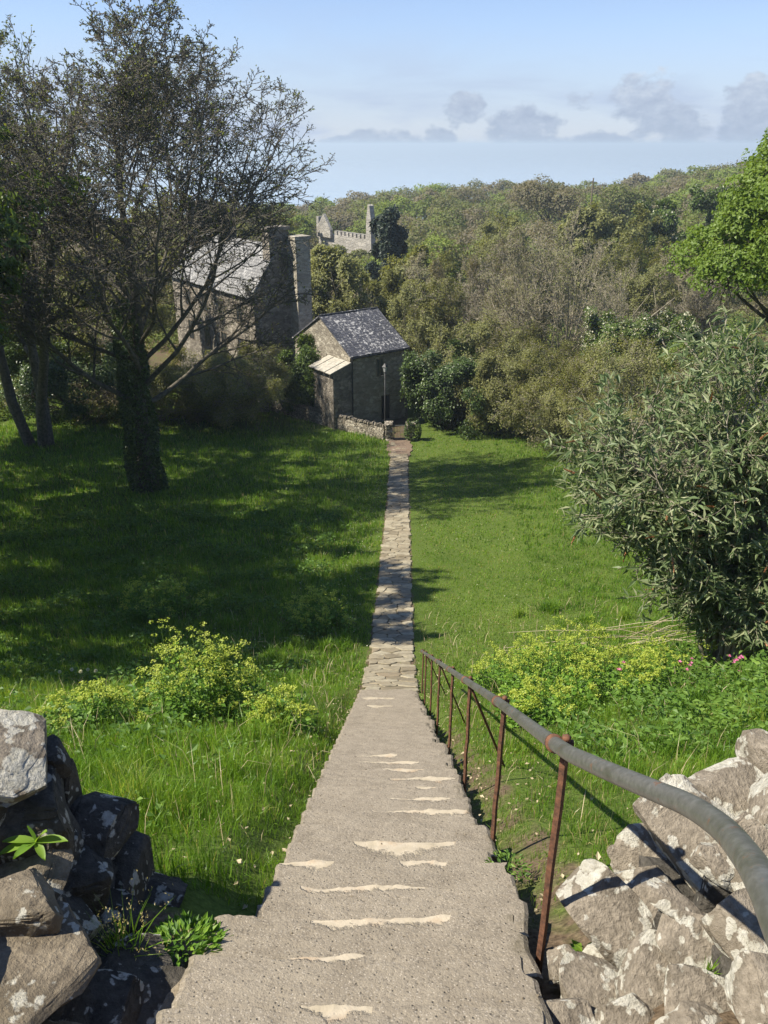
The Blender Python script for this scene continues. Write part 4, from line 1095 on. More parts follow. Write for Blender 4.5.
def grass():
    g = Geo()
    bands = [(-2.5, 2.2, 40000, .006, 0), (1.9, 5.5, 75000, .0045, .0), (5.5, 13, 100000, .0075, .0), (13, 27, 170000, .015, .0), (27, 54, 150000, .03, .0), (50, 66, 22000, .045, .0)]
    for a, b, n, w0, _ in bands:
        y = rng.uniform(a, b, n)
        dep = y * cP + (E - (E - drop(y))) * sP
        hw = np.maximum(dep * .474 + 1.2, np.where(y < 2.2, 4.5, 0))
        x = rng.uniform(-1, 1, n) * hw
        dx = x - pathx(y); ax = np.abs(dx)
        tuft = wav(x, y, .35, 21) * .5 + wav(x, y, 1.6, 22) * .5
        inpath = np.where(y < 12.6, (dx > -.55 - .04 * tuft) & (dx < .62 + .06 * tuft), ax < .545 + .05 * tuft)
        s = soil_f(x, y)
        inpath &= ~((y > 12.8) & (rng.random(n) < .10) & (tuft > -.1))
        k = (~inpath) & (rng.random(n) > s * .62) & (rng.random(n) < .82 + .4 * tuft)
        k &= ~((y < np.where(dx < 0, 2.6, 2.15)) & (y > 1.0) & (ax < 1.9)) & ~((np.abs(y - 2.25) < .22) & (ax < 4.6)) & ~((y < 1.2) & (ax < 1.0)) & ~((y > 52.3) & (x > .2) & (x < 3)) & ~((y > 50.8) & (ax < .9))
        for fx, fy, fr in FOOT: k &= np.hypot(x - fx, y - fy) > fr
        x, y, dx, ax, tuft = x[k], y[k], dx[k], ax[k], tuft[k]; m = len(x)
        left = dx < 0
        h = np.where(left, .17, .11) * np.clip(1 + .8 * tuft, .25, 2.4) * rng.uniform(.6, 1.5, m)
        mown = (~left) & (dx < 3.2 + .06 * y) & (y > 12)
        h = np.where(mown, .075 * rng.uniform(.6, 1.5, m), h)
        h = h * (.55 + .45 * sstep(.6, 1.5, ax)) * np.clip(1 + (y - 12) * .008, .9, 1.3)
        h = np.where((~left) & (dx < 2) & (y < 12), h * .8, h)
        h = np.where((y > 12.8) & (ax < .56), rng.uniform(.05, .085, m), h); h = np.maximum(h, .025)
        rnd = np.clip(.42 + .22 * wav(x, y, 2.3, 31) + .22 * wav(x, y, .5, 32) + rng.normal(0, .2, m), 0, .94)
        rnd = np.where(rng.random(m) < np.where((~left) & (y < 13) & (dx < 1.6), .14, .025), 1.0, rnd)
        rnd = np.where(mown, np.clip(rnd + .12, 0, 1), rnd)
        w = w0 * rng.uniform(.6, 1.5, m)
        blades(g, x, y, h, w, rnd)
    tag(g.build('grass', M['grass']), kind='stuff')
    # rank tussocks in the rougher grass
    t_ = Geo(); nc = 150; cy = rng.uniform(2.8, 20, nc); cx_ = pathx(cy) + np.where(rng.random(nc) < .72, -1, 1) * rng.uniform(.95, 7, nc)
    kk = ~((cx_ > 0) & (cx_ < 3.5) & (cy > 12)); cy, cx_ = cy[kk], cx_[kk]; q = 130; nn = len(cy) * q
    x = np.repeat(cx_, q) + rng.normal(0, .10, nn); y = np.repeat(cy, q) + rng.normal(0, .10, nn)
    blades(t_, x, y, np.repeat(rng.uniform(.18, .42, len(cy)), q) * rng.uniform(.5, 1.2, nn), .0045 + .0007 * y, np.clip(np.repeat(rng.uniform(.1, .9, len(cy)), q) + rng.normal(0, .15, nn), 0, .95), .6)
    tag(t_.build('tussock_grass', M['grass']), kind='stuff')
    # daisies and small pale flower heads sprinkled in the far lawn
    n = 900; y = rng.uniform(17, 50, n); x = pathx(y) + np.where(rng.random(n) < .75, -1, 1) * rng.uniform(.8, 1, n) * rng.exponential(3.2, n) ; x = np.where(np.abs(x - pathx(y)) < .9, x - 1.3, x)
    p = np.stack([x, y, G(x, y) + rng.uniform(.08, .2, n)], -1)
    g = Geo(); g.leaves(p, norm(rng.normal(0, 1, (n, 3)) * np.array([1, 1, .3])), .035, .035, .9)
    tag(g.build('daisies', M['blossom']), kind='stuff')
grass()

def litter():
    g = Geo(); n = 420; y = rng.uniform(2.6, 16, n); sd = np.where(rng.random(n) < .5, -1, 1)
    x = pathx(y) + sd * (.58 + rng.exponential(.35, n)); z = G(x, y) + rng.uniform(.01, .05, n)
    a = rng.uniform(0, 6.28, n); s = rng.uniform(.015, .045, n)
    g.leaves(np.stack([x, y, z], -1), np.stack([np.cos(a), np.sin(a), rng.normal(0, .2, n)], -1), s, s * .6, .8)
    tag(g.build('leaf_litter', M['drystalk']), kind='stuff')
    # dead grass stems standing in the sward
    g = Geo(); n = 2600; y = rng.uniform(2.6, 20, n); x = pathx(y) + np.where(rng.random(n) < .6, -1, 1) * rng.uniform(.7, 6, n)
    blades(g, x, y, rng.uniform(.12, .45, n), .003 + .0006 * y, rng.random(n), .6)
    tag(g.build('dead_grass', M['drystalk']), kind='stuff')
litter()

def herbs():
    g = Geo()
    # broad-leaved weeds in the near sward
    n = 9000; y = rng.uniform(2.8, 9, n); x = -rng.uniform(.8, 5.5, n); m = wav(x, y, .9, 63)
    k = rng.random(n) < sstep(.25, .8, m); x, y = x[k], y[k]; a = rng.uniform(0, 6.28, len(x)); s = rng.uniform(.02, .06, len(x))
    g.leaves(np.stack([x, y, G(x, y) + rng.uniform(.02, .20, len(x))], -1), norm(np.stack([np.cos(a), np.sin(a), rng.uniform(-.3, .6, len(x))], -1)), s, s * .55, .65, rnd=rng.random(len(x)))
    n = 52000; y = rng.uniform(5.2, 13.5, n); dep = y * cP + drop(y) * sP
    x = rng.uniform(1.3, 7.4, n); px = 384 + x / dep * F
    m = wav(x, y, 1.2, 55)
    dens = sstep(540, 700, px + 60 * m) * .6 * sstep(4.9, 6.4, y + .3 * m) * (1 - sstep(12, 13.5, y))
    k = rng.random(n) < dens
    x, y, m = x[k], y[k], m[k]
    hh = (.20 + .24 * m + .12 * wav(x, y, .45, 58) + .14 * sstep(2.5, 5, x)).clip(.04, .75)
    z = G(x, y) + hh * rng.uniform(.1, 1.1, len(x)) ** .8
    a = rng.uniform(0, 6.28, len(x)); ax = np.stack([np.cos(a), np.sin(a), rng.uniform(-.5, .4, len(x))], -1)
    s = rng.uniform(.02, .10, len(x))
    g.leaves(np.stack([x, y, z], -1), norm(ax), s, s * .6, .5, rnd=np.clip(.45 + .25 * wav(x, y, .9, 56) + rng.normal(0, .2, len(x)), 0, 1))
    # leafy undergrowth in the long grass on the left
    n = 70000; y = rng.uniform(5.0, 34, n); x = -rng.uniform(1.0, 15, n)
    m = wav(x, y, 2.4, 57)
    k = rng.random(n) < sstep(-.1, .8, m) * sstep(1.2, 2.4, -x)
    x, y, m = x[k], y[k], m[k]
    z = G(x, y) + rng.uniform(.05, 1, len(x)) * (.18 + .3 * sstep(.2, .9, m)); a = rng.uniform(0, 6.28, len(x)); s = rng.uniform(.04, .09, len(x)) * (1 + y / 30)
    g.leaves(np.stack([x, y, z], -1), norm(np.stack([np.cos(a), np.sin(a), rng.uniform(-.4, .5, len(x))], -1)), s, s * .6, .65, rnd=rng.random(len(x)) * .7)
    tag(g.build('wild_herbs', M['herb']), kind='stuff')
herbs()

# ------------------------------------------------------------------ alexanders (yellow-green umbels)
def alexanders(px, D, rad, h, n, label, scale=1.0, group='flowering alexanders beside the steps and path'):
    loc = place(px, D)
    root = empty('alexanders', loc, 0, label, 'wild plant', group)
    a = rng.uniform(0, 6.28, n); r = rad * np.sqrt(rng.random(n)); bx, by = np.cos(a) * r, np.sin(a) * r
    bz = G(bx + loc.x, by + loc.y) - loc.z
    hh = h * rng.uniform(.6, 1.1, n) * (1.05 - .45 * (r / rad) ** 2)
    K = 5; Pt = np.zeros((n, K, 3))
    for k in range(K):
        t = k / (K - 1); Pt[:, k] = np.stack([bx * (1 + .18 * t), by * (1 + .18 * t), bz + hh * t], -1)
    Pt[:, 1:] += rng.normal(0, .018, (n, K - 1, 3))
    Rd = np.repeat(np.linspace(.008, .004, K)[None] * scale, n, 0)
    st = Geo(); st.tubes(Pt, Rd, 4)
    B, Rb = grow(Pt, Rd, 5, .5, .98, .6, .32, 4, .06, .12, None, minr=.0025 * scale, tip=.6, taper=.6); st.tubes(B, Rb, 3)
    st.build('stalk', M['alex_stalk'], root)
    lf = Geo(); p, d = twig_points(np.concatenate([Pt]), 40, .10, .78)
    p = p + rng.normal(0, .085, p.shape) * np.array([1, 1, .5])
    s = .07 * scale * rng.uniform(.6, 1.3, len(p)); aa = rng.uniform(0, 6.28, len(p))
    lf.leaves(p, norm(np.stack([np.cos(aa), np.sin(aa), rng.uniform(-.5, .3, len(p))], -1)), s, s * .72, .7)
    lf.build('foliage', M['alex_leaf'], root)
    fl = Geo(); tips = np.concatenate([B[:, -1], Pt[:, -1]]); q = 16
    dd = norm(rng.normal(0, 1, (len(tips), q, 3))); dd[..., 2] = np.abs(dd[..., 2])
    ur = (.036 * scale * rng.uniform(.6, 1.25, len(tips)))[:, None, None]
    p = (tips[:, None] + dd * ur * np.array([1.15, 1.15, .6])).reshape(-1, 3); dv = dd.reshape(-1, 3)
    s = .020 * scale * rng.uniform(.7, 1.4, len(p))
    fl.leaves(p, norm(rng.normal(0, 1, p.shape) + dv * .3), s, s, .8, rnd=np.repeat(rng.random(len(tips)), q) * .6 + rng.random(len(p)) * .4)
    fl.build('umbel', M['alex_flower'], root)
alexanders(200, 8.5, .68, 1.35, 58, 'tallest alexanders clump, sunlit in front of the shaded left lawn')
alexanders(283, 7.9, .36, .62, 16, 'small alexanders clump nearest the left edge of the steps, beside the tallest clump')
alexanders(95, 7.9, .62, .62, 34, 'low alexanders clump at the left edge, behind the dark stone wall end', 1.0)
alexanders(250, 8.0, .40, .55, 20, 'alexanders filling in low between the tallest clump and the small one by the steps')
alexanders(312, 19.0, .95, 1.05, 40, 'pale alexanders clump half way down the left side of the stone path', 1.5)
alexanders(165, 20.5, 1.2, 1.0, 34, 'shaded alexanders clump in the middle of the left lawn', 1.5)
alexanders(520, 12.2, .80, 1.0, 46, 'yellow-green alexanders clump right of the handrail, furthest down the slope')
alexanders(562, 10.8, .80, 1.25, 60, 'tallest yellow-green alexanders clump in the middle of the right bank')
alexanders(536, 8.6, .50, .60, 26, 'lowest alexanders clump on the right bank, nearest the handrail')
alexanders(606, 9.4, .62, .85, 36, 'alexanders clump on the right bank, in front of the tallest one')
alexanders(655, 10.6, .70, .95, 34, 'greener alexanders clump on the right bank, towards the grey-green bush')

# ------------------------------------------------------------------ small foreground plants
def strap_leaf(g, b, d, L, w, droop, rnd):
    n = 7; t = np.linspace(0, 1, n); d = np.asarray(d, float); d = d / np.linalg.norm(d)
    c = np.asarray(b) + d * (t * L)[:, None]; c[:, 2] -= droop * t ** 2 * L
    s = np.cross(d, [0, 0, 1.]); s /= np.linalg.norm(s) + 1e-6
    ww = w * np.sin(np.clip(.08 + t * .92, 0, 1) * pi) ** .7 * .5
    V = np.concatenate([c - s * ww[:, None] + [0, 0, .006], c, c + s * ww[:, None] + [0, 0, .006]])
    Q = [[k, k + 1, n + k + 1, n + k] for k in range(n - 1)] + [[n + k, n + k + 1, 2*n + k + 1, 2*n + k] for k in range(n - 1)]
    g.add(V, None, Q, rnd)

p0 = np.array(at(36, 842, 2.12)); g = Geo()
for d, L, w in (((-.06, -.1, 1), .17, .05), ((.35, -.1, .6), .16, .045), ((.75, -.1, .35), .19, .055), ((-.9, -.3, .12), .18, .06), ((.5, -.6, -.05), .11, .04), ((-.4, -.6, .2), .13, .05), ((-.95, -.1, .4), .17, .05)):
    strap_leaf(g, [0, 0, 0], d, L * .72, w * .72, .3, rng.uniform(.5, 1))
o = g.build('dock_plant', M['alex_leaf'], smooth=True); o.location = p0; tag(o, 'broad-leaved dock growing out of the dark stone wall end', 'plant')

def tuft(name, px, py, D, n, h, sp, label, mat='grass', seed=False, rl=(.3, .9), w=.004):
    b = np.array(at(px, py, D)); g = Geo()
    for k in range(n):
        a = rng.uniform(0, 6.28); s = abs(rng.normal(0, sp)); hh = h * rng.uniform(.5, 1.1)
        q = np.array([rng.normal(0, sp * .25), rng.normal(0, sp * .25), -.03]); e = q + np.array([math.cos(a) * s, math.sin(a) * s, hh]); m = (q + e) / 2 + np.array([0, 0, hh * .12])
        side = np.array([-math.sin(a + 1), math.cos(a + 1), 0]) * w * .5; r = rng.uniform(*rl)
        g.add(np.array([q - side, q + side, m + side, m - side, e]), [[3, 2, 4]], [[0, 1, 2, 3]], r)
        if seed and k % 3 == 0:
            m_ = 9; tt = rng.uniform(.6, 1, m_)[:, None]; pp = q + (e - q) * tt + rng.normal(0, .008, (m_, 3)); pp[:, 2] += .03
            g.leaves(pp, norm(rng.normal(0, 1, (m_, 3)) + [0, 0, .5]), .012, .005, .3, rnd=np.full(m_, 1.0))
    o = g.build(name, M[mat]); o.location = b; tag(o, label, 'plant' if mat != 'grass' else 'grass tuft'); return o
tuft('grass_tuft', 125, 952, 1.98, 70, .20, .11, 'seeding grass tuft rooted at the foot of the dark stone wall end', seed=True)
tuft('grass_tuft', 707, 972, 1.70, 34, .085, .022, 'small upright green grass tuft between the lichened stones on the right', rl=(.4, .75))
tuft('grass_tuft', 768, 968, 1.66, 30, .06, .05, 'yellowing grass tuft at the right edge below the handrail', rl=(.6, 1))

def rosette(name, px, py, D, n, rad, h, size, label, mat, asp=.45):
    b = np.array(at(px, py, D)); g = Geo(); r = rad * np.sqrt(rng.random(n)); a = rng.uniform(0, 6.28, n)
    p = np.stack([np.cos(a) * r, np.sin(a) * r, rng.uniform(0, h, n) * (1.1 - r / rad)], -1)
    s = size * rng.uniform(.6, 1.3, n); g.leaves(p, norm(np.stack([np.cos(a), np.sin(a), rng.uniform(-.2, .9, n)], -1) + rng.normal(0, .4, (n, 3))), s, s * asp, .6)
    g.tubes(np.stack([np.zeros((12, 3)) - [0, 0, .03], p[:12]], 1), np.full((12, 2), .0018), 4)
    o = g.build(name, M[mat]); o.location = b; tag(o, label, 'plant'); return o
rosette('herb_plant', 180, 962, 2.02, 800, .17, .13, .036, 'low green weed spilling over the left end of the top steps', 'alex_leaf')
rosette('herb_plant', 590, 962, 2.0, 46, .055, .05, .045, 'small leafy weed in the gap between the steps and the lichened stones', 'alex_leaf', .6)
rosette('herb_plant', 508, 868, 2.95, 140, .10, .05, .03, 'flat weed in the bare soil between the two nearest posts', 'herb')
g = Geo()

# red campion: pink flowers by the bush
for k, (px, D, lab) in enumerate(((732, 8.6, 'pink campion at the right edge, with the most flowers'), (622, 9.6, 'pink campion furthest from the right edge, in the herbs below the bush'), (682, 9.0, 'pink campion between the other two, low in the herbs'))):
    loc = place(px, D); root = empty('campion', loc, 0, lab, 'wild flower', 'pink campions on the right bank')
    n = (9, 4, 5)[k]; a = rng.uniform(0, 6.28, n); r = rng.uniform(.02, .16, n); hh = rng.uniform(.34, .55, n)
    tip = np.stack([np.cos(a) * r, np.sin(a) * r, hh], -1)
    st = Geo(); st.tubes(np.stack([tip * [.2, .2, 0], tip], 1), np.full((n, 2), .0035), 4); st.build('stalk', M['alex_stalk'], root)
    fl = Geo(); pp = np.repeat(tip, 5, 0); b = np.tile(np.arange(5) * 1.257, n); fl.leaves(pp, np.stack([np.cos(b), np.sin(b) - .3, .5 + 0 * b], -1), .034, .026, .8); fl.build('petal', M['pink'], root)
# dandelion clocks
for px, D in ((62, 12.6), (74, 12.9), (83, 12.4), (98, 12.7), (90, 13.1)):
    loc = place(px, D); root = empty('dandelion', loc, 0, 'pale dandelion seed head at the edge of the shade on the far left', 'wild flower', 'dandelion clocks at the left edge of the lawn')
    g = Geo(); g.tubes(np.array([[0, 0, 0], [.01, .01, .36]]), np.array([.004, .003]), 5); g.build('stalk', M['alex_stalk'], root)
    g = Geo(); n = 90; d = norm(rng.normal(0, 1, (n, 3))); g.leaves(np.array([.01, .01, .37]) + d * .012, d, .028, .014, .3); g.build('seed_head', M['clock'], root)

# ------------------------------------------------------------------ buildings
def uv_plane(o, udir, vdir):
    me = o.data; uv = me.uv_layers.new(name='UVMap')
    co = np.zeros(len(me.vertices) * 3, np.float32); me.vertices.foreach_get('co', co); co = co.reshape(-1, 3)
    vi = np.zeros(len(me.loops), np.int32); me.loops.foreach_get('vertex_index', vi)
    c = co[vi]; u = c @ np.array(udir); v = c @ np.array(vdir)
    uv.data.foreach_set('uv', np.stack([u, v], -1).astype(np.float32).ravel())

def slab_roof(name, parent, x0, x1, ya, za, yb, zb, th, mat, axis='x'):
    """sloping slab from eave (ya, za) to ridge (yb, zb), running from x0 to x1; axis 'y' swaps the plan axes"""
    g = Geo(); L = math.hypot(yb - ya, zb - za); ny_, nz_ = -(zb - za) / L, (yb - ya) / L
    if nz_ < 0: ny_, nz_ = -ny_, -nz_
    nu = 14; r = np.random.default_rng(int(abs(x0 * 97 + yb * 31)) + 3)
    V = []
    for s in (0, 1):
        for t in (0, 1):
            for k in range(nu):
                x = x0 + (x1 - x0) * k / (nu - 1); y = ya + (yb - ya) * t; z = za + (zb - za) * t + r.normal(0, .012) * (1 if t == 0 else 1.4)
                y += ny_ * th * s; z += nz_ * th * s
                V.append((x, y, z) if axis == 'x' else (y, x, z))
    V = np.array(V); a, b, c, d = 0, nu, 2 * nu, 3 * nu
    Q = []
    for k in range(nu - 1):
        Q += [[c + k, c + k + 1, d + k + 1, d + k], [a + k, b + k, b + k + 1, a + k + 1], [a + k, a + k + 1, c + k + 1, c + k], [b + k, d + k, d + k + 1, b + k + 1]]
    Q += [[a, c, d, b], [a + nu - 1, b + nu - 1, d + nu - 1, c + nu - 1]]
    g.add(V, None, Q); o = g.build(name, mat, parent)
    sl = np.array([0, (yb - ya) / L, (zb - za) / L]); ux = np.array([1, 0, 0.])
    if axis == 'y': sl = np.array([sl[1], 0, sl[2]]); ux = np.array([0, 1., 0])
    uv_plane(o, ux, sl); return o

def opening(parent, name, x0, x1, z0, z1, face_y, depth=.10, mat='glass', frame='timber', bars=True, axis='x'):
    """a framed opening set in a wall whose outer face is at face_y looking to -y (axis x) or at x = face_y looking to -x (axis y)"""
    def sw(a, b, c): return (a, b, c) if axis == 'x' else (b, a, c)
    g = Geo(); w = .06
    def bx(xa, xb, ya, yb, za, zb):
        lo = sw(xa, ya, za); hi = sw(xb, yb, zb); g.box(lo, hi)
    f0, f1 = face_y - .03, face_y + .02
    bx(x0 - w, x0, f0, f1, z0 - w, z1 + w); bx(x1, x1 + w, f0, f1, z0 - w, z1 + w)
    bx(x0, x1, f0, f1, z1, z1 + w); bx(x0, x1, f0, f1, z0 - w, z0)
    if bars:
        xm = (x0 + x1) / 2; bx(xm - .02, xm + .02, f0 + .006, f1, z0, z1)
    o = g.build(name, M[frame], parent)
    g = Geo(); lo = sw(x0, face_y - .012, z0); hi = sw(x1, face_y + .01, z1); g.box(lo, hi)
    g.build('pane' if name == 'window' else 'leaf', M[mat], o)
    return o

TH = math.atan2(.6, .8)
# --- slate-roofed outbuilding
x0, y0 = -2.38, 56.0; zb = gz(x0, y0) - .3
ob = empty('outbuilding', (x0, y0, zb), TH, 'stone outbuilding with a dark slate roof speckled with white lichen, behind the garden gate', 'building')
zE = (E - 13.45) - zb; Lw, Wd, rise = 5.0, 7.4, 2.1
g = Geo()     # body: pentagon section in (y, z), extruded along x
V = [(x, y, z) for x in (0, Lw) for y, z in ((0, 0), (Wd, 0), (Wd, zE), (Wd/2, zE + rise), (0, zE))]
Q = [[i, (i+1) % 5, 5 + (i+1) % 5, 5 + i] for i in range(5)]; T = [[0, 2, 1], [0, 3, 2], [0, 4, 3], [5, 6, 7], [5, 7, 8], [5, 8, 9]]
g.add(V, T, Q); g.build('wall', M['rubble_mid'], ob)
slab_roof('roof', ob, -.12, Lw + .12, -.22, zE - .10, Wd / 2, zE + rise + .03, .10, M['slate'])
slab_roof('roof', ob, -.12, Lw + .12, Wd + .22, zE - .10, Wd / 2, zE + rise + .03, .10, M['slate'])
g = Geo(); g.tubes(np.array([[-.12, Wd/2, zE + rise + .13], [Lw + .12, Wd/2, zE + rise + .13]]), np.array([.09, .09]), 8, cap=True); g.build('ridge', M['slate_pale'], ob)
g = Geo(); g.tubes(np.array([[-.1, -.27, zE - .14], [Lw + .1, -.27, zE - .12]]), np.array([.06, .06]), 8, cap=True); g.build('gutter', M['iron'], ob)
g = Geo(); g.tubes(np.array([[.12, -.27, zE - .14], [.12, -.10, zE - .45], [.12, -.08, .2]]), np.array([.05, .05, .05]), 8, cap=True); g.build('drainpipe', M['iron'], ob)
opening(ob, 'window', 2.35, 2.85, E - 15.25 - zb, E - 14.05 - zb, 0)
opening(ob, 'door', 2.75, 3.45, .3, 2.1, 0, mat='dark')
# lean-to on the left end, with pale slab roof
g = Geo(); V = []
zl = E - 14.0 - zb
for x, zt in ((-1.45, zl - .45), (-.003, zl)):
    V += [(x, .02, 0), (x, 2.6, 0), (x, 2.6, zt), (x, .02, zt)]
g.add(V, None, [[0, 3, 2, 1], [4, 5, 6, 7], [0, 1, 5, 4], [1, 2, 6, 5], [2, 3, 7, 6], [3, 0, 4, 7]]); g.build('lean_to', M['rubble'], ob)
for k in range(4):
    g = Geo(); a = -.12 + k * .72
    Mx = Matrix.Translation((-1.75, a, zl - .5 + .02 * (k % 2))) @ Matrix.Rotation(-.30, 4, 'Y')
    g.box((0, 0, 0), (1.85, .66, .07), M=Mx); g.build('roof_slab', M['paleslab'], ob)

# --- large house behind the trees
x0, y0 = -9.8, 62.0; zb = gz(x0, y0) - .3
hs = empty('stone_house', (x0, y0, zb), TH, 'large stone house with pale grey roof and tall chimneys, half hidden by the spreading tree', 'house')
zE = E - 10.4 - zb; Wd, Ln, rise = 4.9, 15.0, 3.4
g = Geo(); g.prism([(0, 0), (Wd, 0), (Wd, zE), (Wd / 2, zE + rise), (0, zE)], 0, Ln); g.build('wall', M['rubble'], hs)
slab_roof('roof', hs, -.02, Ln + .1, -.25, zE - .22, Wd / 2, zE + rise + .05, .12, M['slate_pale'], 'y')
slab_roof('roof', hs, -.02, Ln + .1, Wd + .25, zE - .22, Wd / 2, zE + rise + .05, .12, M['slate_pale'], 'y')
def chimney(parent, cx, cy, w, d, z0, z1, mat, pots=0):
    g = Geo(); g.box((cx - w/2, cy - d/2, z0), (cx + w/2, cy + d/2, z1 - .25)); g.box((cx - w/2 - .09, cy - d/2 - .09, z1 - .25), (cx + w/2 + .09, cy + d/2 + .09, z1))
    o = g.build('chimney', mat, parent)
    for k in range(pots):
        g = Geo(); px_ = cx + (k - (pots - 1) / 2) * .45; g.tubes(np.array([[px_, cy, z1], [px_, cy, z1 + .45]]), np.array([.16, .13]), 10, cap=True); g.build('chimney_pot', M['paleslab'], o)
    return o
chimney(hs, Wd / 2, .55, 1.7, 1.05, zE + 1.8, E - 5.55 - zb, M['rubble'])
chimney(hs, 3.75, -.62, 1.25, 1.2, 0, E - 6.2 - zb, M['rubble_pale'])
chimney(hs, Wd / 2, 8.2, 1.0, .9, zE + 2.2, zE + rise + 1.7, M['rubble'])
chimney(hs, Wd / 2, 13.6, 1.9, 1.1, zE + 1.8, zE + rise + 2.6, M['rubble'], 3)
for yy in (2.0, 5.0, 8.2, 11.4):
    opening(hs, 'window', yy, yy + .95, zE - 2.3, zE - .9, 0, axis='y')
    opening(hs, 'window', yy, yy + .95, zE - 5.2, zE - 3.6, 0, axis='y')

# --- castle ruin far off
D = 152; cl = place(322, D); top0 = at(326, 236, D).z
zb0 = cl.z
ca = empty('castle', (cl.x, D, zb0), R(-52), 'pale castle ruin with a pointed gable and battlements, in front of the far wood', 'castle')
k = D / F * 1.02      # metres to a pixel there, near enough
def cz(py): return at(330, py, D).z - zb0
def cx(px): return (at(px, 225, D).x - cl.x) * 1.55
g = Geo(); g.box((cx(318), 0, 0), (cx(372), .9, cz(233)))
for q in range(9):
    a = cx(336 + q * 4.1); g.box((a, 0, cz(233)), (a + .7, .9, cz(229)))
g.build('wall', M['castle'], ca)
g = Geo(); g.prism([(cx(319), cz(236)), (cx(334.5), cz(236)), (cx(334.5), cz(228)), (cx(327), cz(213)), (cx(319), cz(228))], -.6, -.05); g.build('gable', M['castle'], ca)
g = Geo(); g.box((cx(313), .5, cz(238)), (cx(315.5), 1.6, cz(217))); g.build('chimney', M['castle'], ca)
g = Geo(); g.prism([(cx(371), 0), (cx(377), 0), (cx(376.6), cz(213)), (cx(375.2), cz(201)), (cx(373.6), cz(200)), (cx(372), cz(214))], -.5, .4); g.build('tower', M['castle'], ca)

# ------------------------------------------------------------------ garden wall, gate, lamp
def dry_wall(p, q, h, n, label, name='garden_wall', cop=True):
    p = np.array(p); q = np.array(q); L = np.linalg.norm(q - p); a = math.atan2(q[1] - p[1], q[0] - p[0])
    z0 = gz(p[0], p[1]); root = empty(name, (p[0], p[1], z0), a, label, 'stone wall')
    m = 26; g = Geo(); V = []
    for k in range(m):
        s = L * k / (m - 1); wx, wy = p[0] + math.cos(a) * s, p[1] + math.sin(a) * s; zz = gz(wx, wy) - z0
        for yy, t in ((-.24, -.3), (.24, -.3), (.18, h), (-.18, h)): V.append((s, yy + rng.normal(0, .025), zz + t + (rng.normal(0, .03) if t > 0 else 0)))
    Q = [[4*k + e, 4*k + (e+1) % 4, 4*k + 4 + (e+1) % 4, 4*k + 4 + e] for k in range(m - 1) for e in range(4)]; Q += [[3, 2, 1, 0], [4*m-4, 4*m-3, 4*m-2, 4*m-1]]
    g.add(V, None, Q); g.build('wall_face', M['wallstone'], root)
    for k in range(n if cop else 0):
        s = L * (k + .5) / n; wx, wy = p[0] + math.cos(a) * s, p[1] + math.sin(a) * s; zz = gz(wx, wy) - z0
        V = stone_verts((.5 * L / n * rng.uniform(.75, 1.0), .2, rng.uniform(.11, .19)), 2000 + k, 6, .5, fine=False)
        g = Geo(); g.add(V, ST3); o = g.build('coping_stone', M['wallstone'], root)
        o.location = (s, rng.normal(0, .02), zz + h + .10); o.rotation_euler = (rng.normal(0, .1), -.25 + rng.normal(0, .12), rng.normal(0, .1))
    return root
gyc = 52.2; gcx = float(pathx(gyc))
dry_wall((-8.6, 60.5), (gcx - .98, gyc + .1), .85, 60, 'low dry stone wall with upright coping stones, running left from the gate below the outbuilding')
dry_wall((-17.5, 56.5), (-8.9, 60.3), .55, 34, 'low dark stone wall behind the trunk of the spreading tree')
g = Geo()
def pier(x, label, mat, h=1.25):
    b = (x, gyc, gz(x, gyc) - .1); root = empty('gate_pier', b, .1, label, 'gate pier')
    g = Geo()
    for c in range(4):
        z = c * h / 4; s = .27 + rng.normal(0, .012); V = stone_verts((s, s, h / 8 + .015), 3000 + c + int(x * 10), 4, .3, fine=False)
        V[:, 2] += z + h / 8; g.add(V, ST3)
    g.build('shaft', M['wallstone'], root)
    g = Geo(); V = stone_verts((.32, .32, .07), 3100 + int(x * 10), 5, .3, fine=False); V[:, 2] += h + .07; g.add(V, ST3); g.build('cap_stone', M['wallstone'], root)
    return root
pier(gcx - .72, 'bare stone gate pier at the end of the low wall, left of the gate', 'wallstone')
pr = pier(gcx + .74, 'ivy-grown stone gate pier right of the gate', 'wallstone')
g = Geo(); n = 900; a = rng.uniform(0, 6.28, n); z = rng.uniform(.2, 1.6, n)
pp = np.stack([.15 + np.cos(a) * (.3 + .22 * np.sin(z * 2)), np.sin(a) * .36, z], -1); g.leaves(pp, norm(np.stack([np.cos(a), np.sin(a), -.5 + 0 * a], -1)), .12, .11, .3); g.build('ivy', M['ivy'], pr)
gt = empty('garden_gate', (gcx - .42, gyc, gz(gcx, gyc)), .03, 'small iron bar gate between two stone piers at the end of the path', 'gate')
g = Geo(); wg = .86
for zz in (.12, 1.02): g.box((0, -.02, zz), (wg, .02, zz + .05))
for xx in (0, wg - .05): g.box((xx, -.025, .08), (xx + .05, .025, 1.12))
g.build('gate_frame', M['gateiron'], gt)
for k in range(8):
    x = .09 + k * (wg - .18) / 7; g = Geo(); g.tubes(np.array([[x, 0, .17], [x, 0, 1.02]]), np.array([.012, .012]), 6); g.build('bar', M['gateiron'], gt)
g = Geo(); g.box((.03, -.05, .5), (.16, -.022, .58)); g.build('latch', M['iron'], gt)

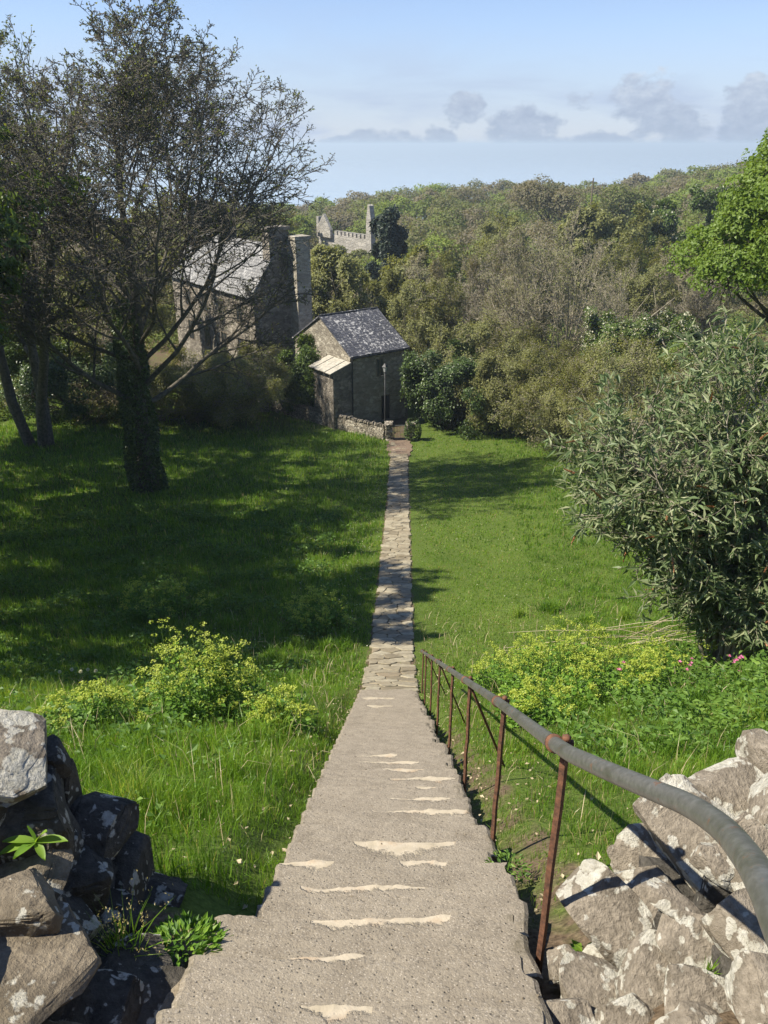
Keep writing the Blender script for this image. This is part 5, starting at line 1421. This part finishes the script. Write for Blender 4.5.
lp = at(385, 372, 54.6); lb = gz(lp.x, 54.6)
lamp = empty('street_lamp', (lp.x, 54.6, lb), .2, 'black lantern lamp post in front of the outbuilding wall, behind the gate', 'street lamp')
hl = at(385, 372, 54.6).z - lb
g = Geo(); zs = [0, .5, .55, .6, 1.0, 1.05, hl]; rs_ = [.10, .10, .075, .055, .055, .045, .035]
g.tubes(np.array([[0, 0, z] for z in zs]), np.array(rs_), 10, cap=True); g.tubes(np.array([[-.28, 0, hl - .25], [.28, 0, hl - .25]]), np.array([.018, .018]), 6, cap=True)
g.build('lamp_post', M['iron'], lamp, smooth=True)
g = Geo(); g.tubes(np.array([[0, 0, hl], [0, 0, hl + .36]]), np.array([.10, .18]), 4, cap=True); lan = g.build('lantern', M['lglass'], lamp)
g = Geo(); g.tubes(np.array([[0, 0, hl + .36], [0, 0, hl + .52], [0, 0, hl + .60]]), np.array([.23, .09, .02]), 4, cap=True)
for k in range(4):
    a = k * pi / 2; g.tubes(np.array([[math.cos(a) * .10, math.sin(a) * .10, hl], [math.cos(a) * .185, math.sin(a) * .185, hl + .37]]), np.array([.014, .014]), 4)
g.build('lantern_cap', M['iron'], lan)

# old retaining wall among the shrubs
p, q = place(470, 60), place(590, 56)
dry_wall((p.x, p.y), (q.x, q.y), 1.5, 20, 'old pale retaining wall glimpsed between the shrubs under the large bare tree', 'retaining_wall', False)

# ------------------------------------------------------------------ air
zb_, zt_ = E - 180, E + 9.5
g = Geo(); g.box((-90000, -900, zb_), (90000, 90000, zt_))
m = bpy.data.materials.new('sea_air'); m.use_nodes = True; nt_ = m.node_tree; nt_.nodes.clear()
vo = nt_.nodes.new('ShaderNodeVolumePrincipled'); vo.inputs['Color'].default_value = (.76, .90, 1, 1); vo.inputs['Density'].default_value = .0004; vo.inputs['Anisotropy'].default_value = .2
oo = nt_.nodes.new('ShaderNodeOutputMaterial'); nt_.links.new(vo.outputs[0], oo.inputs['Volume'])
tag(g.build('haze', m), kind='stuff')

# ------------------------------------------------------------------ sky, sun, camera
EL, AZ = R(50), R(-9)
sv = Vector((-math.cos(EL) * math.cos(AZ), math.cos(EL) * math.sin(AZ), math.sin(EL)))
w = bpy.data.worlds.new('World'); sc.world = w; w.use_nodes = True
nt = w.node_tree; nt.nodes.clear()
class WT(NT):
    def __init__(s): s.t = nt; s.out = nt.nodes.new('ShaderNodeOutputWorld')
t = WT()
sky = t.n('ShaderNodeTexSky'); sky.sky_type = 'NISHITA'; sky.sun_disc = False
sky.sun_elevation = EL; sky.sun_rotation = math.atan2(sv.x, sv.y); sky.air_density = 1.0; sky.dust_density = .0; sky.ozone_density = 1.5
tc = t.n('ShaderNodeTexCoord').outputs['Generated']
sep = t.n('ShaderNodeSeparateXYZ'); t.link(tc, sep.inputs[0])
az = t.math('ARCTAN2', sep.outputs[0], sep.outputs[1]); el = t.math('ARCSINE', sep.outputs[2])
cb = t.n('ShaderNodeCombineXYZ'); t.link(az, cb.inputs[0]); t.link(t.math('MULTIPLY', el, 1.5), cb.inputs[1])
n1 = t.noise(cb.outputs[0], 22, 7, .6)
n2 = t.noise(cb.outputs[0], 60, 5, .6)
best = None
def ang(px, py):
    u = (px - 384) / F; v = (512 - py) / F
    d = Vector((u, cP + v * sP, -sP + v * cP)).normalized(); return math.atan2(d.x, d.y), math.asin(d.z)
for px, py, wx, wy in ((462, 112, 20, 15), (520, 132, 36, 20), (648, 100, 28, 19), (672, 125, 38, 22), (580, 102, 12, 9), (760, 118, 36, 28), (765, 90, 22, 12), (438, 138, 16, 9), (590, 143, 45, 8), (410, 146, 20, 8), (340, 148, 34, 9), (375, 138, 18, 9), (400, 140, 26, 9)):
    a0, e0 = ang(px, py); wx /= F * .92; wy /= F * .92
    dx = t.math('DIVIDE', t.math('SUBTRACT', az, a0), wx); dy = t.math('DIVIDE', t.math('SUBTRACT', el, e0), wy)
    q = t.math('SUBTRACT', 1.0, t.math('ADD', t.math('MULTIPLY', dx, dx), t.math('MULTIPLY', dy, dy)))
    best = q if best is None else t.math('MAXIMUM', best, q)
m = t.math('ADD', t.math('MULTIPLY', best, .75), t.math('MULTIPLY', t.math('SUBTRACT', n1, .5), 4.0))
cloud = t.ramp(m, [(.0, (0, 0, 0)), (.42, (1, 1, 1))])
# thin high veil, denser low down
cb2 = t.n('ShaderNodeCombineXYZ'); t.link(t.math('MULTIPLY', az, 1.2), cb2.inputs[0]); t.link(t.math('MULTIPLY', el, 5), cb2.inputs[1])
n3 = t.noise(cb2.outputs[0], 3.2, 6, .55, .4)
n4 = t.ramp(n3, [(.45, (0, 0, 0)), (.68, (.5, .5, .5))])
veil = t.math('MULTIPLY', t.math('ADD', .72, n4, True), t.ramp(el, [(.0, (.97, .97, .97)), (.05, (.88, .88, .88)), (.115, (.34, .34, .34)), (.3, (.08, .08, .08))]))
sk = t.mix(veil, t.mix(1.0, sky.outputs[0], (.88, .92, 1.12), 'MULTIPLY'), (3.35, 4.0, 5.3))
cc = t.ramp(t.math('ADD', t.math('MULTIPLY', n2, .8), t.math('ADD', t.math('MULTIPLY', el, 5.0), -.10)), [(.3, (2.7, 3.25, 4.25)), (.55, (3.4, 3.95, 4.9)), (.8, (4.6, 5.1, 5.8))])  # cloud tops painted lighter and bases darker, as if lit from above
sk = t.mix(t.math('MULTIPLY', cloud, .92), sk, cc)
bg = t.n('ShaderNodeBackground'); t.link(sk, bg.inputs[0]); bg.inputs[1].default_value = .08
t.link(bg.outputs[0], t.out.inputs[0])

sun = bpy.data.lights.new('sun', 'SUN'); sun.energy = 5.0; sun.angle = R(.53); sun.color = (1, .93, .80)
so = bpy.data.objects.new('sun', sun); COL.objects.link(so); so.rotation_euler = sv.to_track_quat('Z', 'Y').to_euler(); so.location = (-30, 10, 60)

cam = bpy.data.cameras.new('camera'); co_ = bpy.data.objects.new('camera', cam); COL.objects.link(co_)
co_.location = (0, 0, E); co_.rotation_euler = (pi / 2 - P, 0, 0)
cam.sensor_fit = 'VERTICAL'; cam.sensor_height = 36; cam.lens = F / 1024 * 36; cam.clip_start = .05; cam.clip_end = 120000
sc.camera = co_
sc.view_settings.view_transform = 'Standard'; sc.view_settings.look = 'None'; sc.view_settings.gamma = 1; sc.view_settings.exposure = 0.92
sc.view_settings.use_curve_mapping = False
sc.cycles.max_bounces = 6; sc.cycles.diffuse_bounces = 3; sc.cycles.glossy_bounces = 2; sc.cycles.transmission_bounces = 4; sc.cycles.transparent_max_bounces = 4
sc.cycles.use_denoising = True
